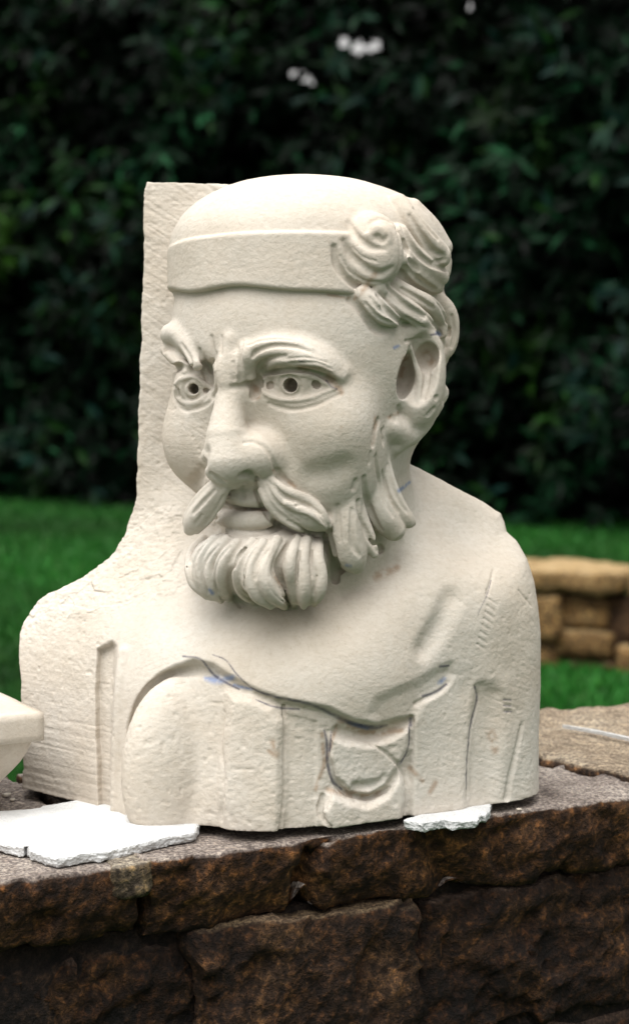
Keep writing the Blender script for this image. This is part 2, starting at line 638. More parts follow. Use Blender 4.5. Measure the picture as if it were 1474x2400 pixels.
# iris rings and drilled pupils
strokes([[(678 + 27 * math.cos(a), 906 + 23 * math.sin(a), 4) for a in np.linspace(0, 2 * math.pi, 13)],
         [(450 + 21 * math.cos(a), 913 + 23 * math.sin(a), 4) for a in np.linspace(0, 2 * math.pi, 13)]], '-', 4)
tn = float(cast([679], [904])[0]); tf = float(cast([451], [911])[0])
tube_at([(679, 904, tn + 8, 15), (682, 903, tn - 14, 15), (688, 902, tn - 52, 13)], '-', 4)
tube_at([(451, 911, tf + 8, 12), (456, 911, tf - 14, 12), (464, 911, tf - 50, 10)], '-', 4)
strokes([[(634, 903, 8), (634, 906, 8)], [(739, 899, 9), (742, 902, 9)], [(420, 914, 5), (423, 926, 5)], [(483, 914, 6), (486, 920, 5)]], '-', 4, off=-6)
strokes([[(604, 896, 12), (601, 912, 13), (596, 928, 9)], [(515, 900, 6), (508, 915, 7), (498, 930, 5)]], '-', 8, off=-8)
# near brow: hollow under the arch, swirling hairs above it
strokes([[(616, 852, 14, -4), (660, 843, 18, -2), (715, 844, 19, -2), (765, 860, 15, -4), (795, 884, 8, -5)]], '+', 16, L_BROW)
strokes([[(640, 872, 4), (690, 866, 5), (740, 872, 5), (782, 892, 4)]], '-', 6)
strokes([[(584, 884, 7), (575, 852, 9), (588, 820, 11), (632, 803, 11), (686, 806, 9), (726, 820, 5)],
         [(602, 878, 7), (596, 848, 9), (612, 830, 10), (654, 822, 10), (704, 830, 8), (750, 850, 5)],
         [(628, 862, 6), (650, 846, 8), (700, 842, 8), (750, 856, 7), (792, 882, 4)]], '+', 10, L_BROW, off=-4)
strokes([[(590, 880, 4), (584, 850, 5), (600, 826, 5), (640, 811, 5), (690, 813, 4), (725, 823, 2)],
         [(570, 850, 3), (572, 820, 4), (600, 800, 4), (650, 794, 3), (690, 797, 2)],
         [(606, 888, 5), (606, 858, 5), (625, 842, 4), (670, 834, 3)]], '-', 4, off=0)
strokes([[(660, 842, 2.5), (720, 838, 2.5), (770, 850, 2)], [(680, 852, 2.5), (740, 850, 2.5), (780, 866, 2)], [(690, 862, 2), (740, 862, 2), (776, 876, 2)]], '-', 3)
strokes([[(616, 868, 6), (620, 862, 6)], [(574, 800, 3), (560, 840, 3), (556, 880, 3)]], '-', 4)
# frown between the brows: a lumpy fold hanging over the root of the nose
strokes([[(540, 796, 10, -6), (534, 836, 17, -7), (526, 868, 21, -7), (528, 890, 15, -6)], [(556, 862, 13, -5), (562, 888, 11, -5)]], '+', 20, L_BROW)
strokes([[(574, 812, 10), (578, 850, 12), (588, 884, 8)], [(558, 836, 9), (560, 872, 10)]], '+', 14, L_BROW, off=-4)
strokes([[(568, 800, 3), (562, 840, 4), (566, 892, 5)], [(506, 830, 5), (502, 876, 7), (508, 908, 5)], [(546, 850, 2.5), (548, 890, 3)], [(520, 790, 2), (518, 830, 2.5)]], '-', 6)
strokes([[(546, 908, 2), (566, 906, 4), (592, 898, 5)]], '-', 12)

# far brow
tube_at([(401, 784, 95, 25), (421, 784, 142, 24), (444, 812, 190, 20), (462, 852, 222, 15)], '+', 16, L_BROW)
tube_at([(391, 820, 84, 15), (412, 842, 132, 15), (436, 862, 178, 12)], '+', 12, L_BROW)
strokes([[(384, 822, 6), (394, 814, 7), (410, 818, 4)], [(398, 870, 8), (420, 860, 10), (440, 866, 6)], [(424, 806, 3), (444, 836, 4), (456, 868, 3)], [(470, 820, 4), (476, 860, 5), (486, 890, 5)],
         [(496, 790, 4), (500, 830, 6), (496, 868, 6)]], '-', 6)
# nose: wing crease, nostrils, underside
strokes([[(572, 1038, 2.5), (595, 1036, 4), (622, 1050, 5), (640, 1078, 5), (646, 1105, 6)]], '-', 5)
strokes([[(566, 1114, 8, -2), (582, 1110, 12, -6), (600, 1122, 9, -4)], [(496, 1112, 5), (510, 1122, 7), (524, 1130, 6)]], '-', 8)
strokes([[(603, 1120, 5, -2), (606, 1140, 5, -2), (604, 1160, 4, 0)], [(648, 1100, 4), (664, 1122, 7), (682, 1136, 5)]], '-', 6)
# hollow under the cheek bone
strokes([[(735, 1120, 16, 20), (770, 1118, 22, 25), (806, 1102, 16, 20)]], '-', 34)
strokes([[(480, 1060, 10, 4), (470, 1110, 12, 4), (450, 1140, 12, 4)]], '-', 16)
# upper lip, mouth, lower lip
strokes([[(540, 1158, 17, -2), (570, 1168, 18, -2), (600, 1172, 17, -2), (616, 1180, 10, -2)]], '+', 10, L_LIP)
strokes([[(506, 1210, 13, 28), (536, 1216, 20, 38), (580, 1220, 22, 38), (626, 1216, 19, 30), (656, 1205, 11, 16)]], '+', 8, L_LIP)
strokes([[(524, 1178, 5), (550, 1186, 6), (585, 1191, 6), (626, 1192, 6)]], '-', 4, off=-6)
strokes([[(565, 1140, 6, 2), (570, 1165, 6, 2)], [(500, 1215, 5), (505, 1235, 5), (530, 1250, 5), (580, 1257, 6), (640, 1246, 6), (668, 1222, 5)]], '-', 6, off=-2)

# ---- moustache
strokes([[(620, 1132, 15, 4), (648, 1160, 29, 12), (690, 1194, 34, 16), (736, 1216, 27, 18), (774, 1234, 9, 16)]], '+', 7, L_MOUST)
tube_at([(528, 1134, 288, 15), (506, 1160, 256, 24), (482, 1190, 222, 27), (460, 1218, 190, 26), (446, 1240, 172, 15)], '+', 7, L_MOUST)
tube_at([(512, 1126, 272, 10), (484, 1154, 236, 14), (458, 1184, 198, 14), (440, 1218, 170, 12), (438, 1238, 162, 6)], '+', 4, L_MOUST)
tube_at([(528, 1146, 292, 8), (514, 1178, 262, 12), (490, 1212, 222, 13), (462, 1244, 180, 8)], '+', 4, L_MOUST)
strokes([[(612, 1150, 7), (632, 1186, 10), (660, 1214, 10), (700, 1236, 9), (752, 1252, 6)],
         [(634, 1122, 8), (668, 1150, 11), (708, 1168, 13), (746, 1192, 11), (772, 1232, 6)],
         [(672, 1180, 9), (708, 1198, 11), (742, 1216, 10), (768, 1244, 5)]], '+', 4, L_MOUST, off=0)
strokes([[(626, 1138, 3), (640, 1168, 5), (662, 1192, 5), (692, 1208, 3)], [(642, 1136, 3), (662, 1160, 5), (690, 1174, 3)], [(650, 1180, 2.5), (676, 1206, 3), (700, 1222, 2.5)],
         [(694, 1186, 3), (715, 1182, 5), (744, 1206, 5), (764, 1232, 3)], [(692, 1204, 3), (722, 1214, 5), (758, 1240, 3)], [(676, 1222, 3), (712, 1240, 4), (752, 1254, 2.5)], [(726, 1184, 2), (750, 1204, 2.5)],
         [(504, 1148, 4), (476, 1176, 6), (450, 1204, 5)], [(474, 1206, 3), (456, 1232, 4)], [(524, 1162, 3), (502, 1200, 4), (476, 1234, 4)]], '-', 3, off=1)
strokes([[(600, 1150, 5), (616, 1190, 5), (640, 1220, 6), (690, 1246, 6), (740, 1264, 6), (768, 1266, 5)]], '-', 5, off=-2)
strokes([[(538, 1150, 5), (532, 1174, 5), (514, 1200, 5), (500, 1228, 5)]], '-', 4, off=-8)

# ---- beard: three clumps of locks hanging from the lip and curling under
tube_at([(522, 1276, 210, 24), (492, 1306, 188, 38), (486, 1350, 182, 39), (506, 1386, 178, 22)], '+', 8, L_BEARD)
tube_at([(620, 1280, 258, 22), (602, 1310, 262, 36), (608, 1356, 268, 42), (642, 1396, 258, 25)], '+', 8, L_BEARD)
tube_at([(714, 1276, 226, 24), (720, 1310, 232, 36), (720, 1358, 232, 43), (714, 1394, 222, 28)], '+', 8, L_BEARD)
locks = [
    [(476, 1262, 10), (450, 1295, 12), (445, 1332, 12), (456, 1368, 12), (484, 1398, 7)],
    [(502, 1262, 10), (472, 1298, 13), (464, 1335, 13), (474, 1374, 12), (496, 1402, 7)],
    [(530, 1266, 12), (498, 1302, 14), (488, 1338, 14), (498, 1380, 13), (518, 1408, 7)],
    [(556, 1272, 11), (528, 1306, 15), (518, 1344, 16), (526, 1386, 14), (545, 1408, 7)],
    [(592, 1270, 11), (566, 1308, 14), (558, 1346, 14), (568, 1386, 13), (600, 1414, 8)],
    [(616, 1272, 11), (590, 1312, 14), (584, 1350, 14), (600, 1394, 14), (634, 1420, 9)],
    [(648, 1266, 12), (624, 1308, 15), (616, 1346, 18), (634, 1388, 18), (668, 1420, 10)],
    [(694, 1262, 11), (682, 1304, 13), (680, 1346, 14), (686, 1388, 14), (690, 1418, 9)],
    [(718, 1266, 11), (710, 1304, 14), (712, 1350, 15), (712, 1394, 15), (712, 1420, 9)],
    [(746, 1268, 11), (744, 1306, 14), (752, 1348, 15), (748, 1388, 15), (736, 1414, 9)],
]
strokes(locks, '+', 6, L_BEARD, off=1)
grooves = [
    [(484, 1270, 3), (460, 1305, 4), (455, 1340, 4), (468, 1385, 3)], [(512, 1278, 3), (484, 1314, 4), (477, 1350, 4), (488, 1390, 3)],
    [(538, 1282, 3), (512, 1314, 4), (503, 1350, 5), (512, 1392, 3)], [(598, 1286, 3), (578, 1325, 4), (571, 1365, 4), (584, 1398, 3)], [(630, 1288, 3), (606, 1322, 4), (600, 1356, 3)],
    [(702, 1294, 4), (696, 1322, 5), (696, 1362, 3)], [(730, 1292, 4), (727, 1314, 4), (730, 1350, 2.5)], [(742, 1350, 2), (734, 1390, 2.5)]]
strokes(grooves, '-', 3, off=-1)
_r = random.Random(3)
fine = []
for L_ in locks:                            # thin chisel lines along the locks
    for dx_ in (_r.choice((-6, 5)),):
        a0 = _r.randint(0, 1); a1 = _r.randint(3, 5)
        fine.append([(x + dx_ + _r.uniform(-2, 2), y + _r.uniform(-4, 4), 1.3 + _r.random() * 0.9) for x, y, _q in L_[a0:a1]])
strokes(fine[::2], '-', 2, off=1.0)
strokes([[(576, 1286, 4), (550, 1320, 7), (540, 1360, 8), (552, 1400, 7)]], '-', 6, off=-6)
strokes([[(688, 1258, 5), (668, 1290, 8), (652, 1322, 10), (654, 1350, 10), (670, 1378, 6)]], '-', 6, off=-8)
strokes([[(648, 1330, 10), (655, 1354, 9)]], '-', 5, off=-26)
strokes([[(660, 1395, 3), (672, 1408, 4), (680, 1424, 5)], [(552, 1404, 6), (566, 1420, 6)]], '-', 5)
strokes([[(775, 1270, 8), (784, 1310, 11), (786, 1360, 9)]], '-', 8, off=-8)

# ---- whiskers down the jaw
tube_at([(816, 1126, 238, 12), (798, 1180, 236, 18), (790, 1240, 228, 22), (800, 1300, 212, 22)], '+', 10, L_WHISK)
tube_at([(838, 1108, 232, 15), (824, 1170, 232, 22), (814, 1240, 222, 34), (822, 1296, 204, 37), (834, 1324, 190, 22)], '+', 7, L_WHISK)
tube_at([(838, 1150, 226, 9), (844, 1208, 214, 16), (860, 1262, 200, 20), (876, 1298, 190, 11)], '+', 5, L_WHISK)
tube_at([(880, 1036, 196, 12), (872, 1104, 190, 19), (874, 1160, 182, 28), (894, 1206, 166, 33), (922, 1240, 146, 27)], '+', 7, L_WHISK)
tube_at([(900, 1062, 170, 11), (908, 1124, 166, 17), (924, 1178, 152, 23), (950, 1216, 134, 20), (966, 1226, 124, 8)], '+', 5, L_WHISK)
strokes([[(792, 1185, 4), (793, 1225, 7), (796, 1268, 4)], [(825, 1195, 5), (825, 1240, 7), (829, 1280, 7), (844, 1304, 4)], [(806, 1215, 2), (808, 1265, 3)],
         [(838, 1175, 5, -2), (846, 1220, 6, -2), (866, 1262, 6, -2), (884, 1292, 4)],
         [(852, 1120, 6), (858, 1165, 9), (872, 1208, 8), (892, 1244, 5)], [(880, 1070, 5), (888, 1125, 6), (902, 1172, 6), (920, 1208, 4)], [(895, 1105, 4), (910, 1160, 5), (932, 1198, 4)],
         [(910, 1090, 5), (922, 1145, 7), (942, 1185, 4), (956, 1200, 3)], [(868, 1060, 3), (866, 1085, 4)]], '-', 5, off=1)
strokes([[(886, 985, 7, -2), (876, 1010, 9, -4), (873, 1042, 7, -2)], [(898, 1005, 4), (896, 1035, 4)], [(833, 1128, 5), (828, 1145, 5)]], '-', 6)
strokes([[(770, 1235, 6), (778, 1270, 10), (786, 1310, 11), (800, 1336, 8)], [(862, 1262, 6), (890, 1285, 8), (880, 1310, 7)]], '-', 8, off=-10)
# throat hollow with a hard edge where the shoulder block starts
strokes([[(938, 1270, 18, 12), (914, 1326, 24, 14), (860, 1366, 22, 14), (806, 1388, 16, 10)]], '-', 14)

# ---- cap knot and its tail
ell_at(862, 592, nE(862, 592) - 20, (84, 62, 90), '+', 10, L_KNOT, rotz(38))
strokes([[(868, 550, 8, -4), (884, 538, 12, -3), (900, 544, 11, -3), (905, 560, 8, -4)]], '+', 14, L_KNOT)
strokes([[(783, 580, 6, -2), (790, 620, 9, -4), (815, 656, 9, -4), (850, 676, 9, -4), (890, 672, 8, -4), (918, 655, 7, -4), (934, 620, 7, -6), (938, 570, 6, -4), (926, 525, 4)],
         [(806, 566, 5), (824, 600, 9), (858, 630, 10), (890, 641, 9), (918, 628, 4)],
         [(818, 522, 4), (834, 552, 7), (864, 578, 8), (898, 584, 5)], [(884, 556, 5), (896, 564, 7), (903, 558, 5)], [(860, 540, 3), (868, 522, 4), (892, 512, 4), (914, 520, 3)]], '-', 8, off=1)
strokes([[(798, 600, 2), (820, 636, 3), (856, 658, 3), (888, 660, 2)], [(826, 580, 2), (850, 602, 2.5), (880, 612, 2)]], '-', 4)
strokes([[(932, 478, 24, 0), (966, 526, 26, 8), (1000, 572, 32, 14), (1024, 600, 32, 22)],
         [(936, 545, 20, 4), (966, 596, 25, 10), (1000, 630, 26, 14), (1030, 648, 22, 22)],
         [(940, 606, 18, 2), (974, 642, 22, 8), (1010, 668, 20, 12), (1026, 676, 12, 16)]], '+', 8, L_KNOT)
tube_at([(968, 486, 50, 20), (1005, 534, 24, 26), (1034, 580, 8, 26)], '+', 12, L_KNOT)
tube_at([(1020, 596, 40, 30), (1034, 612, 34, 24), (1036, 634, 34, 20)], '+', 8, L_KNOT)
strokes([[(960, 505, 4), (988, 552, 6), (1016, 588, 8), (1042, 600, 5)], [(940, 525, 4), (968, 580, 7), (1004, 614, 8), (1046, 632, 5)], [(946, 566, 5), (956, 600, 9), (978, 634, 7)], [(970, 490, 3), (1005, 535, 5), (1026, 560, 3)],
         [(944, 622, 6), (985, 658, 7), (1022, 682, 5)], [(1016, 616, 4), (1042, 608, 4)]], '-', 6, off=-1)

# ---- hair escaping under the cap
strokes([[(852, 690, 20, 4), (880, 722, 26, 12), (912, 746, 19, 14), (940, 756, 7, 12)],
         [(888, 672, 18, 4), (922, 706, 23, 12), (958, 732, 24, 14), (994, 756, 20, 16), (1014, 772, 9, 14)],
         [(918, 664, 18, 4), (962, 694, 22, 12), (1004, 716, 22, 16), (1030, 746, 18, 20), (1036, 782, 12, 20)]], '+', 6, L_HAIR)
tube_at([(1000, 690, 50, 26), (1042, 730, 20, 26), (1056, 775, 8, 20), (1048, 812, 6, 20), (1030, 838, 10, 16)], '+', 6, L_HAIR)
tube_at([(990, 700, 0, 50), (1020, 760, -30, 50), (1010, 825, -50, 46)], '+', 10, L_HAIR)
strokes([[(868, 698, 3), (890, 726, 6), (928, 748, 3)], [(858, 712, 3), (884, 742, 5), (918, 758, 3)], [(884, 694, 5, -4), (908, 728, 8, -4), (945, 758, 8, -4), (990, 782, 7, -4)],
         [(908, 690, 4), (945, 722, 5), (990, 752, 4)], [(906, 672, 6, -3), (950, 714, 8, -3), (996, 742, 7, -2)], [(940, 676, 3), (985, 702, 5), (1018, 724, 4)],
         [(1000, 738, 4), (1020, 765, 5), (1032, 785, 4)], [(1030, 715, 4), (1048, 750, 6), (1050, 785, 5)], [(1036, 790, 5), (1044, 812, 6), (1036, 835, 4)], [(1058, 740, 3), (1064, 780, 4), (1058, 812, 4)],
         [(1015, 700, 3), (1040, 725, 4)], [(950, 742, 3), (985, 764, 4), (1012, 778, 3)]], '-', 5, off=-1)
strokes([[(820, 704, 6, 0), (850, 732, 9, 0), (880, 768, 10, 0), (905, 776, 6, 0)]], '-', 12)

# ---- ear
ell_at(974, 880, 140, (68, 58, 124), '+', 10, L_EAR, rotz(24))
strokes([[(912, 1000, 24, -6), (936, 1018, 33, -6), (926, 1040, 25, -8)]], '+', 16, L_EAR)
tube_at([(902, 812, 196, 15), (926, 784, 198, 20), (968, 775, 186, 22), (1004, 790, 164, 19), (1025, 830, 140, 15), (1029, 885, 128, 14), (1019, 935, 122, 17), (995, 982, 122, 23), (960, 1018, 130, 27)], '+', 10, L_EAR)
tube_at([(1026, 900, 120, 12), (1040, 918, 112, 11), (1036, 935, 110, 10)], '+', 6, L_EAR)
tube_at([(1028, 950, 112, 11), (1016, 968, 110, 12)], '+', 6, L_EAR)
# one long bowl inside the rim, deepest at the front, with a thin fold down the middle
ell_at(988, 868, nE(1000, 880) + 4, (45, 40, 88), '-', 7, None, rotz(24) @ rotv(-10))
ell_at(950, 882, nE(950, 882) + 6, (24, 70, 54), '-', 6, None, rotv(-14))
ell_at(1000, 838, nE(1000, 838) + 2, (27, 40, 34), '-', 8, None, rotv(-14))
nF = nE(985, 900)
tube_at([(962, 816, nF + 26, 5), (972, 850, nF + 8, 6), (984, 890, nF + 2, 9), (982, 935, nF + 2, 10)], '+', 10, L_EAR)
strokes([[(1004, 868, 6), (998, 900, 7), (990, 935, 4)], [(934, 955, 6), (938, 970, 6)], [(1022, 932, 5)], [(1004, 972, 5), (1016, 958, 4)], [(892, 1010, 4), (898, 1040, 4)], [(950, 800, 3), (985, 795, 3)], [(918, 978, 5), (926, 985, 5)]], '-', 6)

# ---- clothing on the chest: cut back below the hem, folds left standing
HEM = [(304, 1710), (316, 1664), (340, 1622), (372, 1588), (412, 1566), (456, 1552), (500, 1562), (545, 1592), (596, 1620), (650, 1640), (710, 1652), (770, 1664), (830, 1694), (885, 1702), (925, 1692), (965, 1684)]
relief([(232, 1524), (264, 1506), (272, 1516), (266, 1620), (262, 1760), (258, 1960), (238, 1960), (230, 1760), (228, 1620)], -22, 15)
strokes([[(290, 1530, 10, -2), (284, 1600, 12, -2), (278, 1700, 12, -2), (272, 1800, 11, -2), (268, 1920, 10, -2)]], '+', 16, L_TORSO)
relief(HEM + [(966, 1760), (960, 1990), (312, 1990), (304, 1850)], -22, 24, L_CLOTH)
strokes([[(316, 1690, 9, 0), (330, 1645, 10, -2), (362, 1604, 12, -2), (405, 1582, 13, -2), (455, 1572, 12, -2), (505, 1584, 8, 0)]], '-', 10)
n_l = nE(430, 1780)
ell_at(424, 1806, n_l - 52, (150, 84, 216), '+', 16, L_CLOTH, rotz(-36))
tube_at([(316, 1800, 84, 10), (306, 1900, 90, 14), (312, 1960, 96, 14)], '+', 26, L_CLOTH)
relief([(536, 1628), (590, 1630), (640, 1656), (660, 1690), (663, 1780), (662, 1900), (652, 1990), (528, 1990), (520, 1860), (526, 1720)], 24, 34, L_CLOTH)
relief([(668, 1672), (742, 1690), (740, 1990), (664, 1990)], -4, 10)
strokes([[(664, 1655, 4), (667, 1720, 5), (665, 1800, 5), (664, 1880, 5), (656, 1946, 5)]], '-', 5, off=-3)
# pocket of folds
relief([(772, 1722), (810, 1738), (870, 1742), (920, 1728), (962, 1700), (958, 1750), (936, 1792), (905, 1838), (862, 1862), (815, 1852), (786, 1820), (772, 1770)], 21, 22, L_CLOTH)
relief([(778, 1856), (810, 1872), (862, 1884), (906, 1862), (936, 1806), (950, 1840), (948, 1880), (943, 1990), (778, 1990), (758, 1900)], 25, 26, L_CLOTH)
strokes([[(770, 1716, 5), (768, 1770, 6), (780, 1820, 6), (802, 1852, 6), (850, 1870, 6), (885, 1862, 5), (912, 1846, 3)], [(756, 1866, 6), (750, 1898, 8), (760, 1925, 7), (775, 1940, 5)],
         [(964, 1690, 6), (960, 1740, 6), (946, 1780, 6), (934, 1793, 5), (949, 1826, 6), (950, 1870, 6), (946, 1915, 6)], [(868, 1742, 2.5), (905, 1766, 4), (934, 1792, 5)]], '-', 4, off=-1)
strokes([[(790, 1712, 10, 2), (830, 1722, 12, 2), (880, 1724, 11, 2), (940, 1704, 7, 2)]], '-', 10)
strokes([[(836, 1846, 12, 2), (875, 1842, 10, 2), (905, 1824, 5, 2)]], '-', 12)
# neckline on the far side: a turned edge
relief([(884, 1640), (920, 1622), (980, 1598), (1030, 1568), (1056, 1556), (1060, 1580), (1040, 1612), (990, 1644), (966, 1684), (926, 1692), (890, 1700), (870, 1672)], -10, 30)
strokes([[(972, 1650, 4), (1000, 1636, 5), (1030, 1620, 5), (1048, 1600, 4)]], '-', 6)
# arm side: cut line, flute, edge crease
strokes([[(1130, 1614, 10, 4), (1128, 1680, 20, 10), (1122, 1780, 22, 11), (1116, 1900, 22, 11)]], '-', 18)
strokes([[(1160, 1640, 26, 20), (1156, 1760, 28, 20), (1150, 1900, 26, 20)]], '-', 30)
strokes([[(1112, 1608, 3), (1119, 1640, 4), (1105, 1700, 4), (1097, 1780, 3.5), (1095, 1870, 3)]], '-', 4)
strokes([[(1222, 1700, 3), (1210, 1760, 5), (1196, 1820, 6), (1188, 1870, 6)]], '-', 10)
strokes([[(1000, 1520, 18, 12), (1036, 1465, 22, 12), (1062, 1400, 18, 12)]], '-', 30)
strokes([[(1145 - 4 * i, 1404 + 15 * i, 1.8), (1166 - 4 * i, 1418 + 15 * i, 1.8)] for i in range(8)], '-', 3)
strokes([[(1158, 1330, 2), (1150, 1362, 3), (1140, 1392, 3)], [(1215, 1385, 2), (1245, 1420, 2)]], '-', 5)
strokes([[(1182, 1640 + 13 * i, 1.6), (1196, 1641 + 13 * i, 1.6)] for i in range(3)], '-', 3)
strokes([[(524, 1670, 3), (518, 1740, 4), (524, 1820, 4), (518, 1920, 4)]], '-', 12)
# ---- base plane, then surface nets
pz = (BASE_H * UPM)
cP, sP = math.cos(PITCH), math.sin(PITCH)
for j in range(NN):
    pl = (-pz - (-(FPX - gn[j]) * sP + gz * cP))[None, :].astype(np.float32)
    F[:, j, :] = np.maximum(F[:, j, :], pl)
F[0], F[-1] = FAR, FAR
F[:, 0], F[:, -1] = FAR, FAR
F[:, :, 0], F[:, :, -1] = FAR, FAR


def surface_nets():
    ins = F < 0
    cnt = np.zeros((NX - 1, NN - 1, NZ - 1), dtype=np.int8)
    for a in (0, 1):
        for b in (0, 1):
            for c in (0, 1):
                cnt += ins[a:NX - 1 + a, b:NN - 1 + b, c:NZ - 1 + c]
    act = (cnt > 0) & (cnt < 8)
    del cnt
    I = np.argwhere(act)
    ids = np.full(act.shape, -1, dtype=np.int32)
    ids[act] = np.arange(len(I), dtype=np.int32)
    del act
    corner = [(a, b, c) for a in (0, 1) for b in (0, 1) for c in (0, 1)]
    val = {q: F[I[:, 0] + q[0], I[:, 1] + q[1], I[:, 2] + q[2]] for q in corner}
    acc = np.zeros((len(I), 3)); m = np.zeros(len(I))
    for q in corner:
        for ax in range(3):
            if q[ax]:
                continue
            p = list(q); p[ax] = 1; p = tuple(p)
            u, v = val[q], val[p]
            cr = (u < 0) != (v < 0)
            t = np.where(cr, u / np.where(cr, u - v, 1), 0)
            pos = np.zeros((len(I), 3)); pos[:] = q
            pos[:, ax] = t
            acc += np.where(cr[:, None], pos, 0); m += cr
    P = (I + acc / m[:, None]) * VOX + np.array([X0, N0, Z0])
    lab = np.zeros(len(I), dtype=np.int8)
    r = np.rint(I + acc / m[:, None]).astype(int)
    lab = LAB[r[:, 0], r[:, 1], r[:, 2]]
    quads = []
    for ax in range(3):
        u, v = [(1, 2), (2, 0), (0, 1)][ax]
        sl = [slice(None)] * 3; sh = [slice(None)] * 3
        sl[ax] = slice(0, -1); sh[ax] = slice(1, None)
        A, B = ins[tuple(sl)], ins[tuple(sh)]
        E = np.argwhere(A != B)
        E = E[(E[:, u] > 0) & (E[:, v] > 0) & (E[:, u] < ins.shape[u] - 1) & (E[:, v] < ins.shape[v] - 1)]
        a_in = A[E[:, 0], E[:, 1], E[:, 2]]
        c = []
        for du, dv in ((-1, -1), (0, -1), (0, 0), (-1, 0)):
            e = E.copy(); e[:, u] += du; e[:, v] += dv
            c.append(ids[e[:, 0], e[:, 1], e[:, 2]])
        q = np.stack(c, 1)
        q[~a_in] = q[~a_in][:, ::-1]
        quads.append(q)
    return P, np.vstack(quads), lab


BP, BQ, BL = surface_nets()
if np.linalg.det(np.array([[1, 0, 0], [0, 0, -1], [0, 1, 0]])) < 0:
    pass
del F


def vert_normals(P, Q):
    a, b, c, d = (P[Q[:, i]] for i in range(4))
    n = np.cross(c - a, d - b)
    out = np.zeros_like(P)
    for i in range(4):
        for k in range(3):
            out[:, k] += np.bincount(Q[:, i], n[:, k], minlength=len(P))
    return out / np.maximum(np.linalg.norm(out, axis=1, keepdims=True), 1e-9)


# hand-worked surface: chisel ripple on the rough block, gentle unevenness elsewhere
BN = vert_normals(BP, BQ)
scl = 1 - BP[:, 1] / FPX
VPX, VPY = 737 + BP[:, 0] / scl, 1200 - BP[:, 2] / scl
BL = np.where((BL == L_TORSO) & ((VPX < 268) | ((VPY < 1190) & (VPX < 560)) | (BP[:, 1] < -200)), L_BLOCK, BL)
BL = np.where(-(FPX - BP[:, 1]) * sP + BP[:, 2] * cP + pz < 4, L_BLOCK, BL)
rough = np.full(len(BP), 0.32)
rough[BL == L_BLOCK] = 1.15
rough[(BL == L_BLOCK) & (VPY > 1650)] = 0.6
slope = ((BL == L_BLOCK) | (BL == L_TORSO)) & (VPY > 1190) & (VPY < 1480 - 0.25 * (VPX - 60)) & (VPX < 430)
rough[slope] = 2.8
rough[(BL == L_TORSO) & (VPX > 930)] = 0.6
rough[BL == L_CLOTH] = 0.9
rough[BL == L_CAP] = 0.45
for _ in range(12):                        # soften the roughness map over the surface
    e = rough[BQ].mean(1)
    s_ = np.zeros(len(BP)); w_ = np.zeros(len(BP))
    for i in range(4):
        s_ += np.bincount(BQ[:, i], e, minlength=len(BP)); w_ += np.bincount(BQ[:, i], minlength=len(BP))
    rough = s_ / np.maximum(w_, 1)
disp = rough * (1.6 * fbm(BP, 34, 3, 4, 0.6) + 0.4 * vnoise(BP * np.array([1, 1, 2.6]), 13, 9)) + 1.3 * vnoise(BP, 75, 21)
# tool pits and small chips, mostly on the unfinished block
pit = np.maximum(vnoise(BP, 13, 40) - 0.42, 0) * 6 + np.maximum(vnoise(BP, 6.5, 41) - 0.55, 0) * 4
disp = disp - pit * np.clip(rough - 0.25, 0.04, 0.6)
# rasp lines running down the slab, saw lines low on the block, drag marks on chest and cloth
u1 = BP[:, 2] * 0.83 + BP[:, 0] * 0.55
slabm = ((BL == L_BLOCK) & (VPY < 1250)).astype(float)
disp = disp - slabm * 1.5 * np.maximum(vnoise(np.stack([u1 / 5.0, (BP[:, 0] * 0.83 - BP[:, 2] * 0.55) / 70.0, 0 * u1], 1), 1.0, 44) - 0.15, 0)
sawm = ((BL == L_BLOCK) & (VPY > 1690)).astype(float)
disp = disp - sawm * 1.3 * np.maximum(vnoise(np.stack([BP[:, 2] / 6.0 + BP[:, 0] / 60, BP[:, 0] / 160.0, 0 * u1], 1), 1.0, 45), 0)
u2 = BP[:, 2] * 0.93 + 0.37 * BP[:, 0] * np.sign(BP[:, 0] + 20)
skm = ((BL == L_TORSO) | (BL == L_CLOTH)).astype(float) * np.clip((VPY - 1440) / 60, 0, 1) * np.clip(vnoise(BP, 90, 46) * 2 + 0.6, 0, 1)
disp = disp - skm * 0.75 * np.maximum(vnoise(np.stack([u2 / 5.5, BP[:, 0] / 60.0, BP[:, 1] / 60.0], 1), 1.0, 47) - 0.1, 0)
sel_ = rough > 1.4
fc = np.zeros(len(BP)); fc[sel_] = facets(BP[sel_], 46, 3, 0.35) * 3.4 + facets(BP[sel_], 17, 4, 0.4) * 1.1
disp = disp + fc * np.clip((rough - 1.4) / 1.6, 0, 1)
BP = BP + BN * disp[:, None]
# slightly flat facets left by the chisel on skin and cloth: fine directional ripple
BN = vert_normals(BP, BQ)

print('BUST QUADS', len(BQ))
# camera-aligned units -> metres in the world
BW = np.stack([BP[:, 0], (FPX - BP[:, 1]) * cP + BP[:, 2] * sP, -(FPX - BP[:, 1]) * sP + BP[:, 2] * cP], 1) / UPM
BNW = np.stack([BN[:, 0], -BN[:, 1] * cP + BN[:, 2] * sP, BN[:, 1] * sP + BN[:, 2] * cP], 1)
BUST_LOC = np.array([0.0, float(FPX * cP / UPM) - 0.02, CAM_Z - BASE_H])
BW = BW + np.array([0, 0, CAM_Z]) - BUST_LOC
